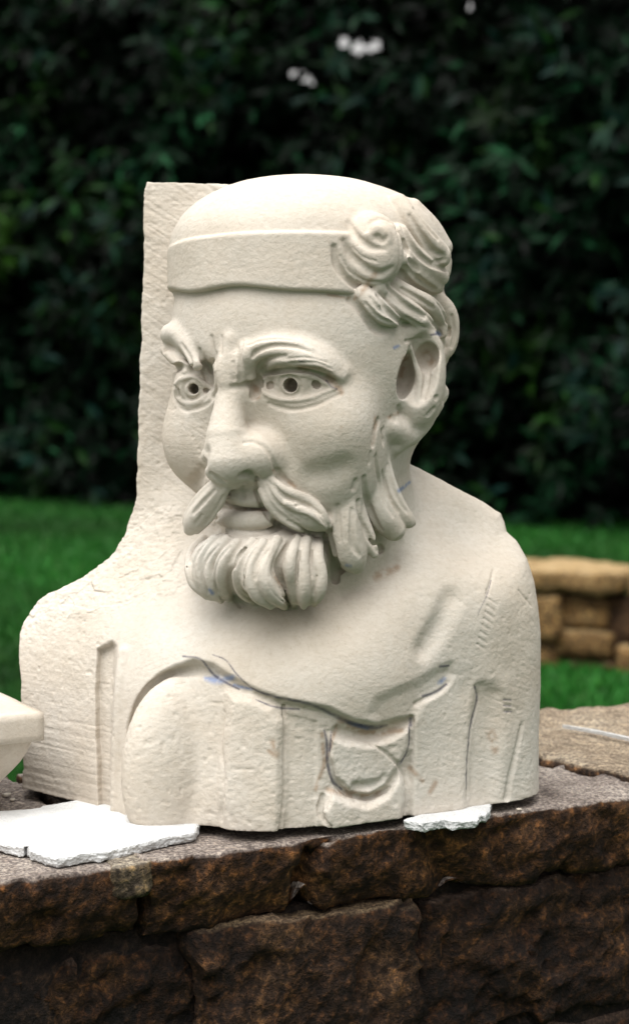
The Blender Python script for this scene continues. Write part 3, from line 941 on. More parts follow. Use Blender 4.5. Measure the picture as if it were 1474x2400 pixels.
# ---- pencil lines, stains and other brown marks on the stone
def mark_field(lines, ragged=0.35, seed=4):
    out = np.zeros(len(BP))
    for pts in lines:
        S = spline(np.asarray(pts, float), 3.0)
        for px, py, w in S:
            d = np.hypot(VPX - px, VPY - py)
            out = np.maximum(out, np.clip(1.25 - d / w, 0, 1))
    fr = BN[:, 1] > -0.25                                  # the side that is worked on
    return out * fr * np.clip(0.9 + ragged * 2.2 * fbm(BP, 16, seed, 3), 0, 1)


pencil = mark_field([
    [(430, 1538, 3), (470, 1545, 3), (500, 1580, 4), (530, 1600, 4), (560, 1615, 3)], [(500, 1535, 2), (530, 1548, 2.5), (555, 1580, 2.5), (590, 1612, 3), (640, 1632, 4), (690, 1642, 4), (740, 1655, 5), (790, 1680, 6), (830, 1698, 7), (870, 1705, 7), (905, 1700, 4)],
    [(600, 1640, 2.5), (650, 1658, 3), (700, 1662, 3)], [(760, 1712, 3), (766, 1740, 4), (768, 1790, 4), (780, 1830, 4), (800, 1850, 3)], [(776, 1716, 3), (772, 1760, 3)],
    [(962, 1685, 5), (962, 1700, 5)], [(958, 1700, 2.5), (956, 1750, 3), (938, 1790, 3)], [(1112, 1610, 3), (1116, 1640, 3), (1102, 1700, 2.5), (1094, 1780, 2), (1092, 1850, 1.5)],
    [(990, 1632, 4), (1020, 1622, 4), (1045, 1604, 4)], [(1030, 1562, 4), (1050, 1560, 3)], [(1180, 1640, 2.5), (1196, 1641, 2.5)], [(1180, 1654, 2.5), (1196, 1655, 2.5)], [(1182, 1668, 2.5), (1198, 1668, 2.5)],
    [(765, 892, 2.5), (775, 905, 2.5), (790, 912, 2)], [(1150, 1360, 1.5), (1140, 1395, 2), (1120, 1440, 1.5)], [(1010, 785, 3), (1025, 782, 4)], [(700, 845, 2), (712, 848, 2)]])
blue = mark_field([[(484, 1590, 8), (510, 1594, 12), (545, 1588, 8)], [(550, 1606, 5), (590, 1616, 4)], [(820, 1695, 5), (860, 1706, 6)], [(1030, 1600, 7), (1040, 1590, 6)], [(492, 1382, 5), (498, 1390, 6)],
                   [(1025, 780, 6), (1030, 784, 5)], [(812, 1325, 5), (820, 1328, 6)], [(935, 1150, 6), (960, 1130, 4)], [(925, 815, 5), (935, 810, 4)]], 0.6, 8)
brown_mark = mark_field([[(770, 1850, 9), (850, 1866, 11), (890, 1858, 7)], [(640, 1740, 9), (650, 1770, 9), (630, 1760, 6)], [(800, 1690, 12), (860, 1716, 12), (940, 1712, 8)], [(755, 1720, 6), (760, 1800, 5)], [(1020, 1835, 8), (1005, 1860, 7)],  # stains at the eye corner and in the ear; other brown strokes follow hollows
                    [(880, 980, 7), (872, 1035, 7)], [(912, 978, 6), (930, 968, 6)], [(770, 880, 14), (790, 905, 12), (800, 920, 8)], [(700, 862, 8), (760, 866, 8)], [(600, 905, 12), (604, 930, 8)], [(790, 1700, 6), (740, 1850, 6)],
                    [(880, 640, 8), (850, 680, 8), (830, 700, 6)], [(760, 690, 5), (820, 698, 5)], [(1150, 1720, 14), (1160, 1760, 10)], [(960, 1800, 8), (990, 1830, 6)], [(640, 1102, 4), (690, 1140, 6)], [(540, 1190, 4), (625, 1196, 4)],
                    [(950, 840, 9), (940, 880, 9)], [(1000, 830, 12), (1012, 850, 12)], [(640, 1345, 6), (660, 1375, 5)], [(880, 1350, 14), (930, 1330, 10)], [(800, 1000, 4)]], 0.9, 15)


def stone_mat(name, tool, ripple):
    m, nt, b = new_mat(name)
    P = N(nt, 'ShaderNodeTexCoord').outputs['Object']
    big = noise(nt, 7, 3, 0.5, P)
    fine = noise(nt, 160, 3, 0.6, P)
    speck = noise(nt, 420, 2, 0.7, P)
    base = ramp(nt, big, [(0.3, (0.50, 0.445, 0.375)), (0.5, (0.535, 0.49, 0.43)), (0.68, (0.565, 0.53, 0.48))])
    base = mix(nt, 0.35, base, ramp(nt, fine, [(0.3, (0.78, 0.74, 0.68)), (0.6, (1, 1, 1))]), 'MULTIPLY')
    base = mix(nt, 0.22, base, ramp(nt, speck, [(0.30, (0.62, 0.52, 0.42)), (0.40, (1, 1, 1))]), 'MULTIPLY')
    base = mix(nt, ramp(nt, noise(nt, 4.2, 5, 0.62, P, 0.5), [(0.46, (0, 0, 0)), (0.68, (0.3, 0.3, 0.3))]), base, (0.40, 0.315, 0.235))
    for attr, col, amt in (('brown_mark', (0.27, 0.17, 0.10), 0.6), ('blue', (0.15, 0.21, 0.36), 0.8), ('pencil', (0.07, 0.07, 0.10), 0.85)):
        at = N(nt, 'ShaderNodeAttribute', attribute_name=attr)
        mu = N(nt, 'ShaderNodeMath', operation='MULTIPLY')
        nt.links.new(at.outputs['Fac'], mu.inputs[0])
        mu.inputs[1].default_value = amt
        base = mix(nt, mu.outputs[0], base, col)
    nt.links.new(base, b.inputs['Base Color'])
    b.inputs['Roughness'].default_value = 0.9
    b.inputs['Specular IOR Level'].default_value = 0.2
    nb = bump(nt, b, noise(nt, 260, 4, 0.65, P), 0.5, 0.0016)
    if ripple:
        mp = N(nt, 'ShaderNodeMapping')
        mp.inputs['Rotation'].default_value = (0.2, 0.35, 0.1)
        mp.inputs['Scale'].default_value = (10, 14, 130)
        nt.links.new(P, mp.inputs['Vector'])
        nb = bump(nt, b, noise(nt, 1.0, 3, 0.6, mp.outputs[0], 0.4), ripple, 0.0025, nb)
    if tool:
        nb = bump(nt, b, noise(nt, 55, 4, 0.6, P), tool, 0.004, nb)
    return m


M_STONE = stone_mat('pale_limestone', 0.0, 0.05)
M_SKIN = stone_mat('pale_limestone_rasped', 0.05, 0.10)
M_ROUGH = stone_mat('pale_limestone_chiselled', 0.22, 0.30)

bust = empty('stone_bust', BUST_LOC)
tag(bust, 'pale carved stone bust of a bearded man in a round cap on the wall', 'bust')
PARTS = [('torso', L_TORSO, M_SKIN, None), ('backing_block', L_BLOCK, M_ROUGH, None), ('head', L_FACE, M_STONE, None), ('cap', L_CAP, M_STONE, None), ('neck', L_NECK, M_STONE, None), ('clothing', L_CLOTH, M_SKIN, None),
         ('beard', L_BEARD, M_STONE, 'head'), ('moustache', L_MOUST, M_STONE, 'head'), ('whiskers', L_WHISK, M_STONE, 'head'), ('ear', L_EAR, M_STONE, 'head'), ('nose', L_NOSE, M_STONE, 'head'),
         ('lips', L_LIP, M_STONE, 'head'), ('eye', L_EYE, M_STONE, 'head'), ('eyebrow', L_BROW, M_STONE, 'head'), ('cap_knot', L_KNOT, M_STONE, 'cap'), ('hair', L_HAIR, M_STONE, 'head')]
FL = BL[BQ]
flab = np.where((FL[:, 0] == FL[:, 1]) | (FL[:, 0] == FL[:, 2]) | (FL[:, 0] == FL[:, 3]), FL[:, 0], FL[:, 1])
fcx = VPX[BQ].mean(1)


def absorb_islands(lab, to, least):
    """stray scraps of one part's surface go to the part that surrounds them"""
    q = np.where(flab == lab)[0]
    used, inv = np.unique(BQ[q].ravel(), return_inverse=True)
    inv = inv.reshape(-1, 4)
    c = np.arange(len(used))
    for _ in range(300):
        m = c[inv].min(1)
        c2 = c.copy()
        for i in range(4):
            np.minimum.at(c2, inv[:, i], m)
        c2 = c2[c2]
        if (c2 == c).all():
            break
        c = c2
    size = np.bincount(c, minlength=len(used))
    if to is not None:
        flab[q[size[c[inv[:, 0]]] < least]] = to
        return
    small = size[c[inv[:, 0]]] < least
    rest = np.ones(len(BQ), bool); rest[q[small]] = False
    vl = np.full(len(BP), -1)
    for i in range(4):
        vl[BQ[rest, i]] = flab[rest]
    for u in np.unique(c[inv[small, 0]]):
        g = q[small & (c[inv[:, 0]] == u)]
        w = vl[BQ[g].ravel()]
        w = w[w >= 0]
        if len(w):
            flab[g] = np.bincount(w).argmax()


absorb_islands(L_TORSO, L_FACE, 60000)
absorb_islands(L_FACE, L_NECK, 60000)
absorb_islands(L_NECK, None, 9000)
absorb_islands(L_BEARD, None, 2000)
made = {}


def bust_part(name, sel, mat, parent):
    q = BQ[sel][:, ::-1]                   # viewer-axis frame is left-handed: turn the faces round
    used, inv = np.unique(q.ravel(), return_inverse=True)
    me = mesh_np(name, BW[used], inv.reshape(-1, 4))
    for nm, arr in (('pencil', pencil), ('blue', blue), ('brown_mark', brown_mark)):
        at = me.attributes.new(nm, 'FLOAT', 'POINT')
        at.data.foreach_set('value', arr[used].astype(np.float32))
    me.normals_split_custom_set_from_vertices(BNW[used].astype(np.float32))
    return link_mesh(name, me, mat, parent)


for nm, lab, mat, par in PARTS:
    sel = flab == lab
    P_ = made[par] if par else bust
    if nm in ('eye', 'eyebrow', 'moustache'):
        cut = {'eye': 540, 'eyebrow': 533, 'moustache': 565}[nm]
        for s2 in (fcx < cut, fcx >= cut):
            if (sel & s2).any():
                bust_part(nm, sel & s2, mat, P_)
    elif sel.any():
        made[nm] = bust_part(nm, sel, mat, P_)
# ------------------------------------------------------------------ the place round the bust
CP3 = np.array([0, 0, CAM_Z])


def ray(px, py):
    u, v = (px - 737) / FPX, (1200 - py) / FPX
    return np.array([u, cP + v * sP, -sP + v * cP])


def onplane(px, py, z):
    d = ray(px, py)
    return CP3 + d * ((z - CAM_Z) / d[2])


def atdepth(px, py, Y):
    d = ray(px, py)
    return CP3 + d * (Y / d[1])


# ---- sky is the world; lawn
def lawn_mat():
    m, nt, b = new_mat('lawn_soil_and_thatch')
    P = world_pos(nt)
    c = ramp(nt, noise(nt, 1.1, 5, 0.6, P), [(0.3, (0.006, 0.036, 0.006)), (0.7, (0.014, 0.062, 0.009))])
    c = mix(nt, 0.6, c, ramp(nt, noise(nt, 45, 3, 0.7, P), [(0.3, (0.5, 0.5, 0.5)), (0.7, (1, 1, 1))]), 'MULTIPLY')
    nt.links.new(c, b.inputs['Base Color'])
    b.inputs['Roughness'].default_value = 0.95
    b.inputs['Specular IOR Level'].default_value = 0.1
    bump(nt, b, noise(nt, 60, 3, 0.7, P), 0.6, 0.03)
    return m


gxs = np.concatenate([np.linspace(-150, -12, 10), np.linspace(-10, 10, 60), np.linspace(12, 150, 10)])
gys = np.concatenate([np.linspace(-60, -2, 8), np.linspace(0, 22, 66), np.linspace(25, 260, 14)])
A, B = np.meshgrid(gxs, gys, indexing='ij')


def ground_z(x, y):
    p = np.stack([np.asarray(x, float).ravel(), np.asarray(y, float).ravel(), np.zeros(np.size(x))], 1)
    return (0.018 * fbm(p, 2.2, 31, 3)).reshape(np.shape(x))


GV = np.stack([A, B, ground_z(A, B)], -1).reshape(-1, 3)
ii = np.arange(len(gxs) - 1)[:, None] * len(gys) + np.arange(len(gys) - 1)[None]
ii = ii.ravel()
lawn = link_mesh('lawn', mesh_np('lawn', GV, np.stack([ii, ii + len(gys), ii + len(gys) + 1, ii + 1], 1)), lawn_mat())
tag(lawn, kind='structure')


def attr_color_mat(name, rough, spec, trans=0.0, gain=None):
    m, nt, b = new_mat(name)
    at = N(nt, 'ShaderNodeAttribute', attribute_name='tint')
    nt.links.new(at.outputs['Color'], b.inputs['Base Color'])
    b.inputs['Roughness'].default_value = rough
    b.inputs['Specular IOR Level'].default_value = spec
    return m


def set_tint(me, cols, dom='FACE'):
    at = me.attributes.new('tint', 'FLOAT_COLOR', dom)
    c = np.ones((len(cols), 4), dtype=np.float32); c[:, :3] = cols
    at.data.foreach_set('color', c.ravel())


# short mown grass where the camera can see it
n_b = 150000
gy_ = 4.6 + 12.2 * rng.random(n_b) ** 1.15
gx_ = (rng.random(n_b) - 0.5) * (gy_ * 0.42 + 1.6)
hgt = rng.uniform(0.022, 0.05, n_b); wid = rng.uniform(0.003, 0.006, n_b) * (1 + gy_ / 12)
ang = rng.random(n_b) * 2 * math.pi
base = np.stack([gx_, gy_, ground_z(gx_, gy_) - 0.004], 1)
dx = np.stack([np.cos(ang), np.sin(ang), np.zeros(n_b)], 1) * wid[:, None]
lean = np.stack([rng.normal(0, .35, n_b), rng.normal(0, .35, n_b), np.ones(n_b)], 1) * hgt[:, None]
GVx = np.stack([base - dx, base + dx, base + lean], 1).reshape(-1, 3)
gm = mesh_np('grass', GVx, np.arange(3 * n_b).reshape(-1, 3), False)
pt = fbm(np.stack([gx_, gy_, 0 * gx_], 1), 1.3, 77, 4)[:, None]
cg = np.array([0.006, 0.070, 0.006]) * (1 + 0.9 * pt) * rng.uniform(0.6, 1.35, (n_b, 1)) * np.where(rng.random((n_b, 1)) < 0.06, np.array([[3.2, 1.1, 1.6]]), 1.0) + np.array([0.007, 0.009, 0.0]) * rng.random((n_b, 1))
set_tint(gm, np.clip(cg, 0.003, 1))
grass = link_mesh('grass', gm, attr_color_mat('grass_blades', 0.6, 0.25))
tag(grass, kind='stuff')
grass.parent = None

# ---- garden wall the bust stands on
E0, E1 = onplane(0, 2070, WALL_Z), onplane(1474, 1871, WALL_Z)
WU = (E1 - E0); WU[2] = 0; WU /= np.linalg.norm(WU)
WVv = np.array([-WU[1], WU[0], 0.0])
WO = onplane(340, 2026, WALL_Z)
WO = WO - WVv * ((WO - E0) @ WVv)


def wl(u, v, z=0.0):
    return WO + WU * u + WVv * v + np.array([0, 0, z])


def uv_of(px, py, z=WALL_Z):
    p = onplane(px, py, z) - WO
    return float(p @ WU), float(p @ WVv)


def rock(name, quad, z0, z1, r=0.012, amp=0.006, res=0.012, seed=0, amp_top=None, parent=None, mat=None, crack=None, freq=0.06, under=0.0):
    """quad: four plan points (world xy, counterclockwise from front left); a rough stone with worn edges"""
    q = np.array([[p[0], p[1]] for p in quad], float)
    Lx = (np.linalg.norm(q[1] - q[0]) + np.linalg.norm(q[2] - q[3])) / 2
    Ly = (np.linalg.norm(q[3] - q[0]) + np.linalg.norm(q[2] - q[1])) / 2
    Lz = z1 - z0
    nx, ny, nz = (max(2, int(math.ceil(L / res))) for L in (Lx, Ly, Lz))
    idx = {}
    V = []
    Fq = []

    def vid(i, j, k):
        key = (i, j, k)
        if key not in idx:
            idx[key] = len(V)
            V.append((i / nx, j / ny, k / nz))
        return idx[key]
    for i in range(nx):
        for j in range(ny):
            Fq.append((vid(i, j, nz), vid(i + 1, j, nz), vid(i + 1, j + 1, nz), vid(i, j + 1, nz)))
            Fq.append((vid(i, j, 0), vid(i, j + 1, 0), vid(i + 1, j + 1, 0), vid(i + 1, j, 0)))
    for i in range(nx):
        for k in range(nz):
            Fq.append((vid(i, 0, k), vid(i + 1, 0, k), vid(i + 1, 0, k + 1), vid(i, 0, k + 1)))
            Fq.append((vid(i, ny, k), vid(i, ny, k + 1), vid(i + 1, ny, k + 1), vid(i + 1, ny, k)))
    for j in range(ny):
        for k in range(nz):
            Fq.append((vid(0, j, k), vid(0, j, k + 1), vid(0, j + 1, k + 1), vid(0, j + 1, k)))
            Fq.append((vid(nx, j, k), vid(nx, j + 1, k), vid(nx, j + 1, k + 1), vid(nx, j, k + 1)))
    T = np.array(V)
    L = np.array([Lx, Ly, Lz])
    p = T * L
    r = min(r, 0.45 * L.min())
    inner = np.clip(p, r, L - r)
    dvec = p - inner
    nrm = np.linalg.norm(dvec, axis=1, keepdims=True)
    dirn = dvec / np.maximum(nrm, 1e-9)
    p = inner + dirn * np.minimum(nrm, r)
    a = p[:, 0:1] / Lx; b = p[:, 1:2] / Ly
    XY = q[0] * (1 - a) * (1 - b) + q[1] * a * (1 - b) + q[2] * a * b + q[3] * (1 - a) * b
    Pw = np.hstack([XY, z0 + p[:, 2:3]])
    ex = np.append((q[1] - q[0]) / max(Lx, 1e-6), 0); ey = np.append((q[3] - q[0]) / max(Ly, 1e-6), 0)
    nw = dirn[:, 0:1] * ex + dirn[:, 1:2] * ey + dirn[:, 2:3] * np.array([0, 0, 1.0])
    f = fbm(Pw + seed * 3.7, freq, seed, 5, 0.58)
    rid = 1 - np.abs(vnoise(Pw + seed * 1.3, freq * 0.7, seed + 50)) * 2
    h = amp * (0.9 * f + 0.25 * rid + 0.62 * facets(Pw, freq * 0.75, seed, 0.45) + 0.26 * facets(Pw, freq * 0.28, seed + 1, 0.5))
    topw = np.clip((dirn[:, 2] - 0.75) * 6, 0, 1)
    h = h * (1 - topw) + (amp_top if amp_top is not None else amp) * 1.5 * f * topw
    if crack:
        for (ua, depth, wd, sl) in crack:
            uu = (Pw - WO) @ WU
            cx = ua + sl * (Pw[:, 2] - z1) + 0.012 * vnoise(Pw, 0.05, 5)
            g = np.exp(-((uu - cx) / wd) ** 2) * (1 - topw)
            h = h - depth * g
    Pw = Pw + nw * h[:, None]
    if under:
        t = np.clip((z0 + 0.62 * (z1 - z0) - Pw[:, 2]) / (0.62 * (z1 - z0)), 0, 1)
        amt = under * (0.7 + 0.9 * fbm(Pw * np.array([1, 1, .2]), 0.12, seed + 7, 3)) * t ** 1.3 * (1 - T[:, 1]) ** 3
        Pw[:, :2] += amt[:, None] * ey[:2]
    me = mesh_np(name, Pw, np.array(Fq))
    return link_mesh(name, me, mat, parent)


def sandstone(name, top_cols, face_cols, bump_s=0.8, lichen=0.0):
    m, nt, b = new_mat(name)
    P = world_pos(nt)
    nrm = N(nt, 'ShaderNodeNewGeometry').outputs['Normal']
    sx = nt.nodes.new('ShaderNodeSeparateXYZ'); nt.links.new(nrm, sx.inputs[0])
    n1 = noise(nt, 14, 6, 0.65, P)
    n2 = noise(nt, 75, 5, 0.7, P)
    n3 = noise(nt, 260, 3, 0.7, P)
    face = ramp(nt, n1, [(0.32, face_cols[0]), (0.5, face_cols[1]), (0.68, face_cols[2])])
    n4 = noise(nt, 150, 4, 0.75, P, 0.6)
    face = mix(nt, 0.78, face, ramp(nt, n2, [(0.40, (0.22, 0.20, 0.20)), (0.52, (0.85, 0.85, 0.85)), (0.64, (2.0, 1.8, 1.45))]), 'MULTIPLY')
    face = mix(nt, 0.65, face, ramp(nt, n4, [(0.42, (0.35, 0.33, 0.33)), (0.54, (1, 1, 1)), (0.63, (2.4, 2.2, 1.8))]), 'MULTIPLY')
    top = ramp(nt, n1, [(0.32, top_cols[0]), (0.5, top_cols[1]), (0.68, top_cols[2])])
    top = mix(nt, 0.85, top, ramp(nt, n3, [(0.40, (0.35, 0.32, 0.33)), (0.52, (1, 1, 1)), (0.62, (1.75, 1.7, 1.6))]), 'MULTIPLY')
    top = mix(nt, 0.6, top, ramp(nt, n2, [(0.40, (0.5, 0.46, 0.46)), (0.55, (1.1, 1.1, 1.1))]), 'MULTIPLY')
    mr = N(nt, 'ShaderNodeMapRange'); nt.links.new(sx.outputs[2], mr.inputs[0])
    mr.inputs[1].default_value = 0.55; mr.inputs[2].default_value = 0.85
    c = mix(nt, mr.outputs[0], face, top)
    nt.links.new(c, b.inputs['Base Color'])
    b.inputs['Roughness'].default_value = 0.85
    b.inputs['Specular IOR Level'].default_value = 0.25
    nb = bump(nt, b, n2, bump_s, 0.012)
    bump(nt, b, n3, 0.5, 0.003, nb)
    return m


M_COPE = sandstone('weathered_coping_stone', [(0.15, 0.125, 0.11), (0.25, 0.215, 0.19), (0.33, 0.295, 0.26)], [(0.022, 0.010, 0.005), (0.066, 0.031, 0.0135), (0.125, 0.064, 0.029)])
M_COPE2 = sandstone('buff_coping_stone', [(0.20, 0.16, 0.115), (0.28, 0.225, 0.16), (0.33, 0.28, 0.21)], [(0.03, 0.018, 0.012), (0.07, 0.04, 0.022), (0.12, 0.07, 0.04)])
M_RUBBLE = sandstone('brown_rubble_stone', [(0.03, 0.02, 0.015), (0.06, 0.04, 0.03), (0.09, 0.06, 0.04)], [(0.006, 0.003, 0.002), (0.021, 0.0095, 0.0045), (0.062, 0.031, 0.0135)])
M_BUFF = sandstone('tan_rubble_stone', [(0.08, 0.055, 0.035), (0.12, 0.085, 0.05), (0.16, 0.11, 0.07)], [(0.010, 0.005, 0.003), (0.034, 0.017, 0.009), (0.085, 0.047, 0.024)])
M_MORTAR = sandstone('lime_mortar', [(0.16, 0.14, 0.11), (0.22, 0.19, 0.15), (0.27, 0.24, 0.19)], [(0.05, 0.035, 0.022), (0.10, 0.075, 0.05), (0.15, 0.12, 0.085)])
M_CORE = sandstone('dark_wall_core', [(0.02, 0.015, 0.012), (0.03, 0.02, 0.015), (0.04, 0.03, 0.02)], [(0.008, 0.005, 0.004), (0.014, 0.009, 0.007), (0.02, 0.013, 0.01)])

wall = empty('garden_wall', wl(0, 0.2, -WALL_Z))
tag(wall, 'dark brown rubble stone garden wall with rough flat coping, carrying the bust', 'wall')


def on_wall(o):
    o.parent = wall
    o.matrix_parent_inverse = Matrix.Translation(Vector([float(c) for c in wl(0, 0.2, -WALL_Z)])).inverted()
    return o


WT = 0.415                                  # wall thickness over the coping
J1 = uv_of(1265, 1790); J2 = uv_of(1474, 1836)
# joint between the grey and the buff coping stones, run on to the front and back edges
sl = (J2[0] - J1[0]) / (J2[1] - J1[1])
uF = J1[0] + sl * (0 - J1[1]); uB = J1[0] + sl * (WT - J1[1])


def P2(u, v):
    p = wl(u, v)
    return (p[0], p[1])


on_wall(rock('coping_stone', [P2(-0.75, 0), P2(-0.004, 0), P2(0.02, WT), P2(-0.72, WT)], WALL_Z - 0.066, WALL_Z, 0.005, 0.009, 0.006, 3, 0.0016, None, M_COPE, under=0.03))
on_wall(rock('coping_stone', [P2(0.005, 0), P2(uF - 0.003, 0), P2(uB - 0.003, WT), P2(0.029, WT)], WALL_Z - 0.074, WALL_Z, 0.004, 0.009, 0.0055, 8, 0.0013, None, M_COPE, under=0.03,
             crack=[(0.187, 0.030, 0.010, 0.25), (0.30, 0.012, 0.018, -0.5)]))
on_wall(rock('coping_stone', [P2(uF + 0.004, 0.004), P2(1.15, 0), P2(1.15, WT - 0.01), P2(uB + 0.004, WT + 0.012)], WALL_Z - 0.07, WALL_Z + 0.006, 0.006, 0.009, 0.008, 14, 0.004, None, M_COPE2, under=0.03))
# lump of mortar in the joint
on_wall(rock('mortar_patch', [P2(-0.034, -0.004), P2(0.008, -0.003), P2(0.012, 0.05), P2(-0.02, 0.055)], WALL_Z - 0.03, WALL_Z + 0.0022, 0.006, 0.004, 0.005, 21, 0.0015, None, M_MORTAR, freq=0.025))
# rubble courses below the overhang
zt = WALL_Z - 0.078
for ci, (hc, brk) in enumerate([(0.145, [-0.75, -0.30, 0.06, 0.30, 0.66, 1.1]), (0.17, [-0.75, -0.5, -0.22, 0.09, 0.33, 0.6, 0.85, 1.1]),
                                (0.19, [-0.75, -0.36, -0.02, 0.25, 0.5, 0.82, 1.1]), (0.26, [-0.75, -0.45, -0.1, 0.2, 0.42, 0.75, 1.1])]):
    for k in range(len(brk) - 1):
        a, b = brk[k] + 0.0005, brk[k + 1] - 0.0005
        rec = 0.014 + 0.012 * random.random() + (0.012 if (ci == 0 and a < 0.0) else 0)
        o1, o2 = random.uniform(-.012, .012), random.uniform(-.014, .006)
        if ci == 0 and k == 2:
            o2, rec = 0.004, 0.012
        on_wall(rock('rubble_stone', [P2(a, rec), P2(b, rec + random.uniform(-.01, .012)), P2(b, 0.2), P2(a, 0.2)], zt - hc + o1, zt + o2, 0.012, 0.014, 0.007 if ci == 0 else 0.03, 40 + ci * 9 + k, None, None, M_BUFF if (ci == 0 and k == 2) else M_RUBBLE))
        on_wall(rock('rubble_stone', [P2(a, 0.22), P2(b, 0.22), P2(b, WT - 0.03), P2(a, WT - 0.03)], zt - hc + o1, zt + o2, 0.022, 0.010, 0.05, 80 + ci * 9 + k, None, None, M_RUBBLE))
    zt -= hc + 0.012
on_wall(rock('wall_core', [P2(-0.74, 0.034), P2(1.09, 0.034), P2(1.09, WT - 0.06), P2(-0.74, WT - 0.06)], 0.0, WALL_Z - 0.07, 0.004, 0.002, 0.08, 2, None, None, M_CORE))


# ---- crumbly white foam sheets used as packing
def foam_mat():
    m, nt, b = new_mat('white_foam')
    P = world_pos(nt)
    v = N(nt, 'ShaderNodeTexVoronoi'); v.inputs['Scale'].default_value = 330
    nt.links.new(P, v.inputs['Vector'])
    c = ramp(nt, noise(nt, 30, 4, 0.6, P), [(0.3, (0.47, 0.475, 0.475)), (0.6, (0.56, 0.565, 0.565))])
    nt.links.new(c, b.inputs['Base Color'])
    b.inputs['Roughness'].default_value = 0.8
    b.inputs['Specular IOR Level'].default_value = 0.2
    bump(nt, b, v.outputs['Distance'], 0.55, 0.002)
    return m


M_FOAM = foam_mat()


def foam(name, out_px, zb, th, jag, seed, hole=None):
    r2 = np.random.default_rng(seed)
    pts = [onplane(px, py, zb + th)[:2] for px, py in out_px]
    ring = []
    for i in range(len(pts)):
        a, b = pts[i], pts[(i + 1) % len(pts)]
        n = max(1, int(np.linalg.norm(b - a) / 0.0028))
        for t in range(n):
            ring.append(a + (b - a) * t / n)
    ring = np.array(ring)
    tng = np.roll(ring, -1, 0) - np.roll(ring, 1, 0)
    nr = np.stack([tng[:, 1], -tng[:, 0]], 1) / np.maximum(np.linalg.norm(tng, axis=1, keepdims=True), 1e-9)
    area = 0.5 * np.sum(ring[:, 0] * np.roll(ring[:, 1], -1) - np.roll(ring[:, 0], -1) * ring[:, 1])
    if area < 0:
        ring = ring[::-1]; nr = nr[::-1]
        tng = np.roll(ring, -1, 0) - np.roll(ring, 1, 0)
        nr = np.stack([tng[:, 1], -tng[:, 0]], 1) / np.maximum(np.linalg.norm(tng, axis=1, keepdims=True), 1e-9)
    n = len(ring)
    bm = bmesh.new()
    levels = []
    zs = [th, th - 0.0010, th * 0.75, th * 0.5, th * 0.27, 0.0010, 0.0]
    off = [-0.0016, 0.0, 0.0004, 0.0, 0.0, -0.0006, -0.002]
    P3 = np.hstack([ring, np.zeros((n, 1))])
    big = 0.8 * jag * fbm(P3, 0.02, seed, 3)
    for li, (z, o) in enumerate(zip(zs, off)):
        j = big + jag * (0.9 * fbm(P3 + np.array([0, 0, z]), 0.0075, seed, 2) + r2.normal(0, .08, n))
        R = ring + nr * (o + j)[:, None]
        zz = zb + z + (0.0008 * fbm(P3, 0.03, seed + 3, 2) if li < 2 else (0.0006 * r2.normal(0, 1, n) if 1 < li < 6 else 0 * j))
        levels.append([bm.verts.new((R[i, 0], R[i, 1], zz[i] if np.ndim(zz) else zz)) for i in range(n)])
    for li in range(len(levels) - 1):
        for i in range(n):
            bm.faces.new((levels[li][i], levels[li + 1][i], levels[li + 1][(i + 1) % n], levels[li][(i + 1) % n]))
    f1 = bm.faces.new(levels[0])
    f2 = bm.faces.new(levels[-1][::-1])
    bmesh.ops.triangulate(bm, faces=[f1, f2])
    bmesh.ops.recalc_face_normals(bm, faces=bm.faces)
    me = bpy.data.meshes.new(name)
    bm.to_mesh(me); bm.free()
    return link_mesh(name, me, M_FOAM)


f1 = foam('foam_sheet', [(-48, 1904), (0, 1901), (60, 1897), (92, 1892), (100, 1888), (132, 1884), (200, 1870), (330, 1868), (420, 1890), (470, 1925), (458, 1949), (400, 1958), (340, 1974), (290, 1984), (245, 1994), (190, 2000), (135, 2010), (112, 2004), (70, 1992), (63, 1978), (56, 1986), (0, 1974), (-45, 1966)], WALL_Z + 0.0015, 0.0098, 0.0022, 5)
tag(f1, 'large white foam packing sheet with crumbled edges, under the left side of the bust', 'foam sheet')
f2 = foam('foam_sheet', [(948, 1922), (985, 1908), (1010, 1880), (1150, 1872), (1149, 1893), (1138, 1908), (1128, 1906), (1118, 1920), (1085, 1922), (1060, 1925), (1040, 1920), (990, 1928)], WALL_Z + 0.0015, 0.0092, 0.0024, 9)
tag(f2, 'small broken scrap of white foam wedged under the right corner of the bust', 'foam scrap')


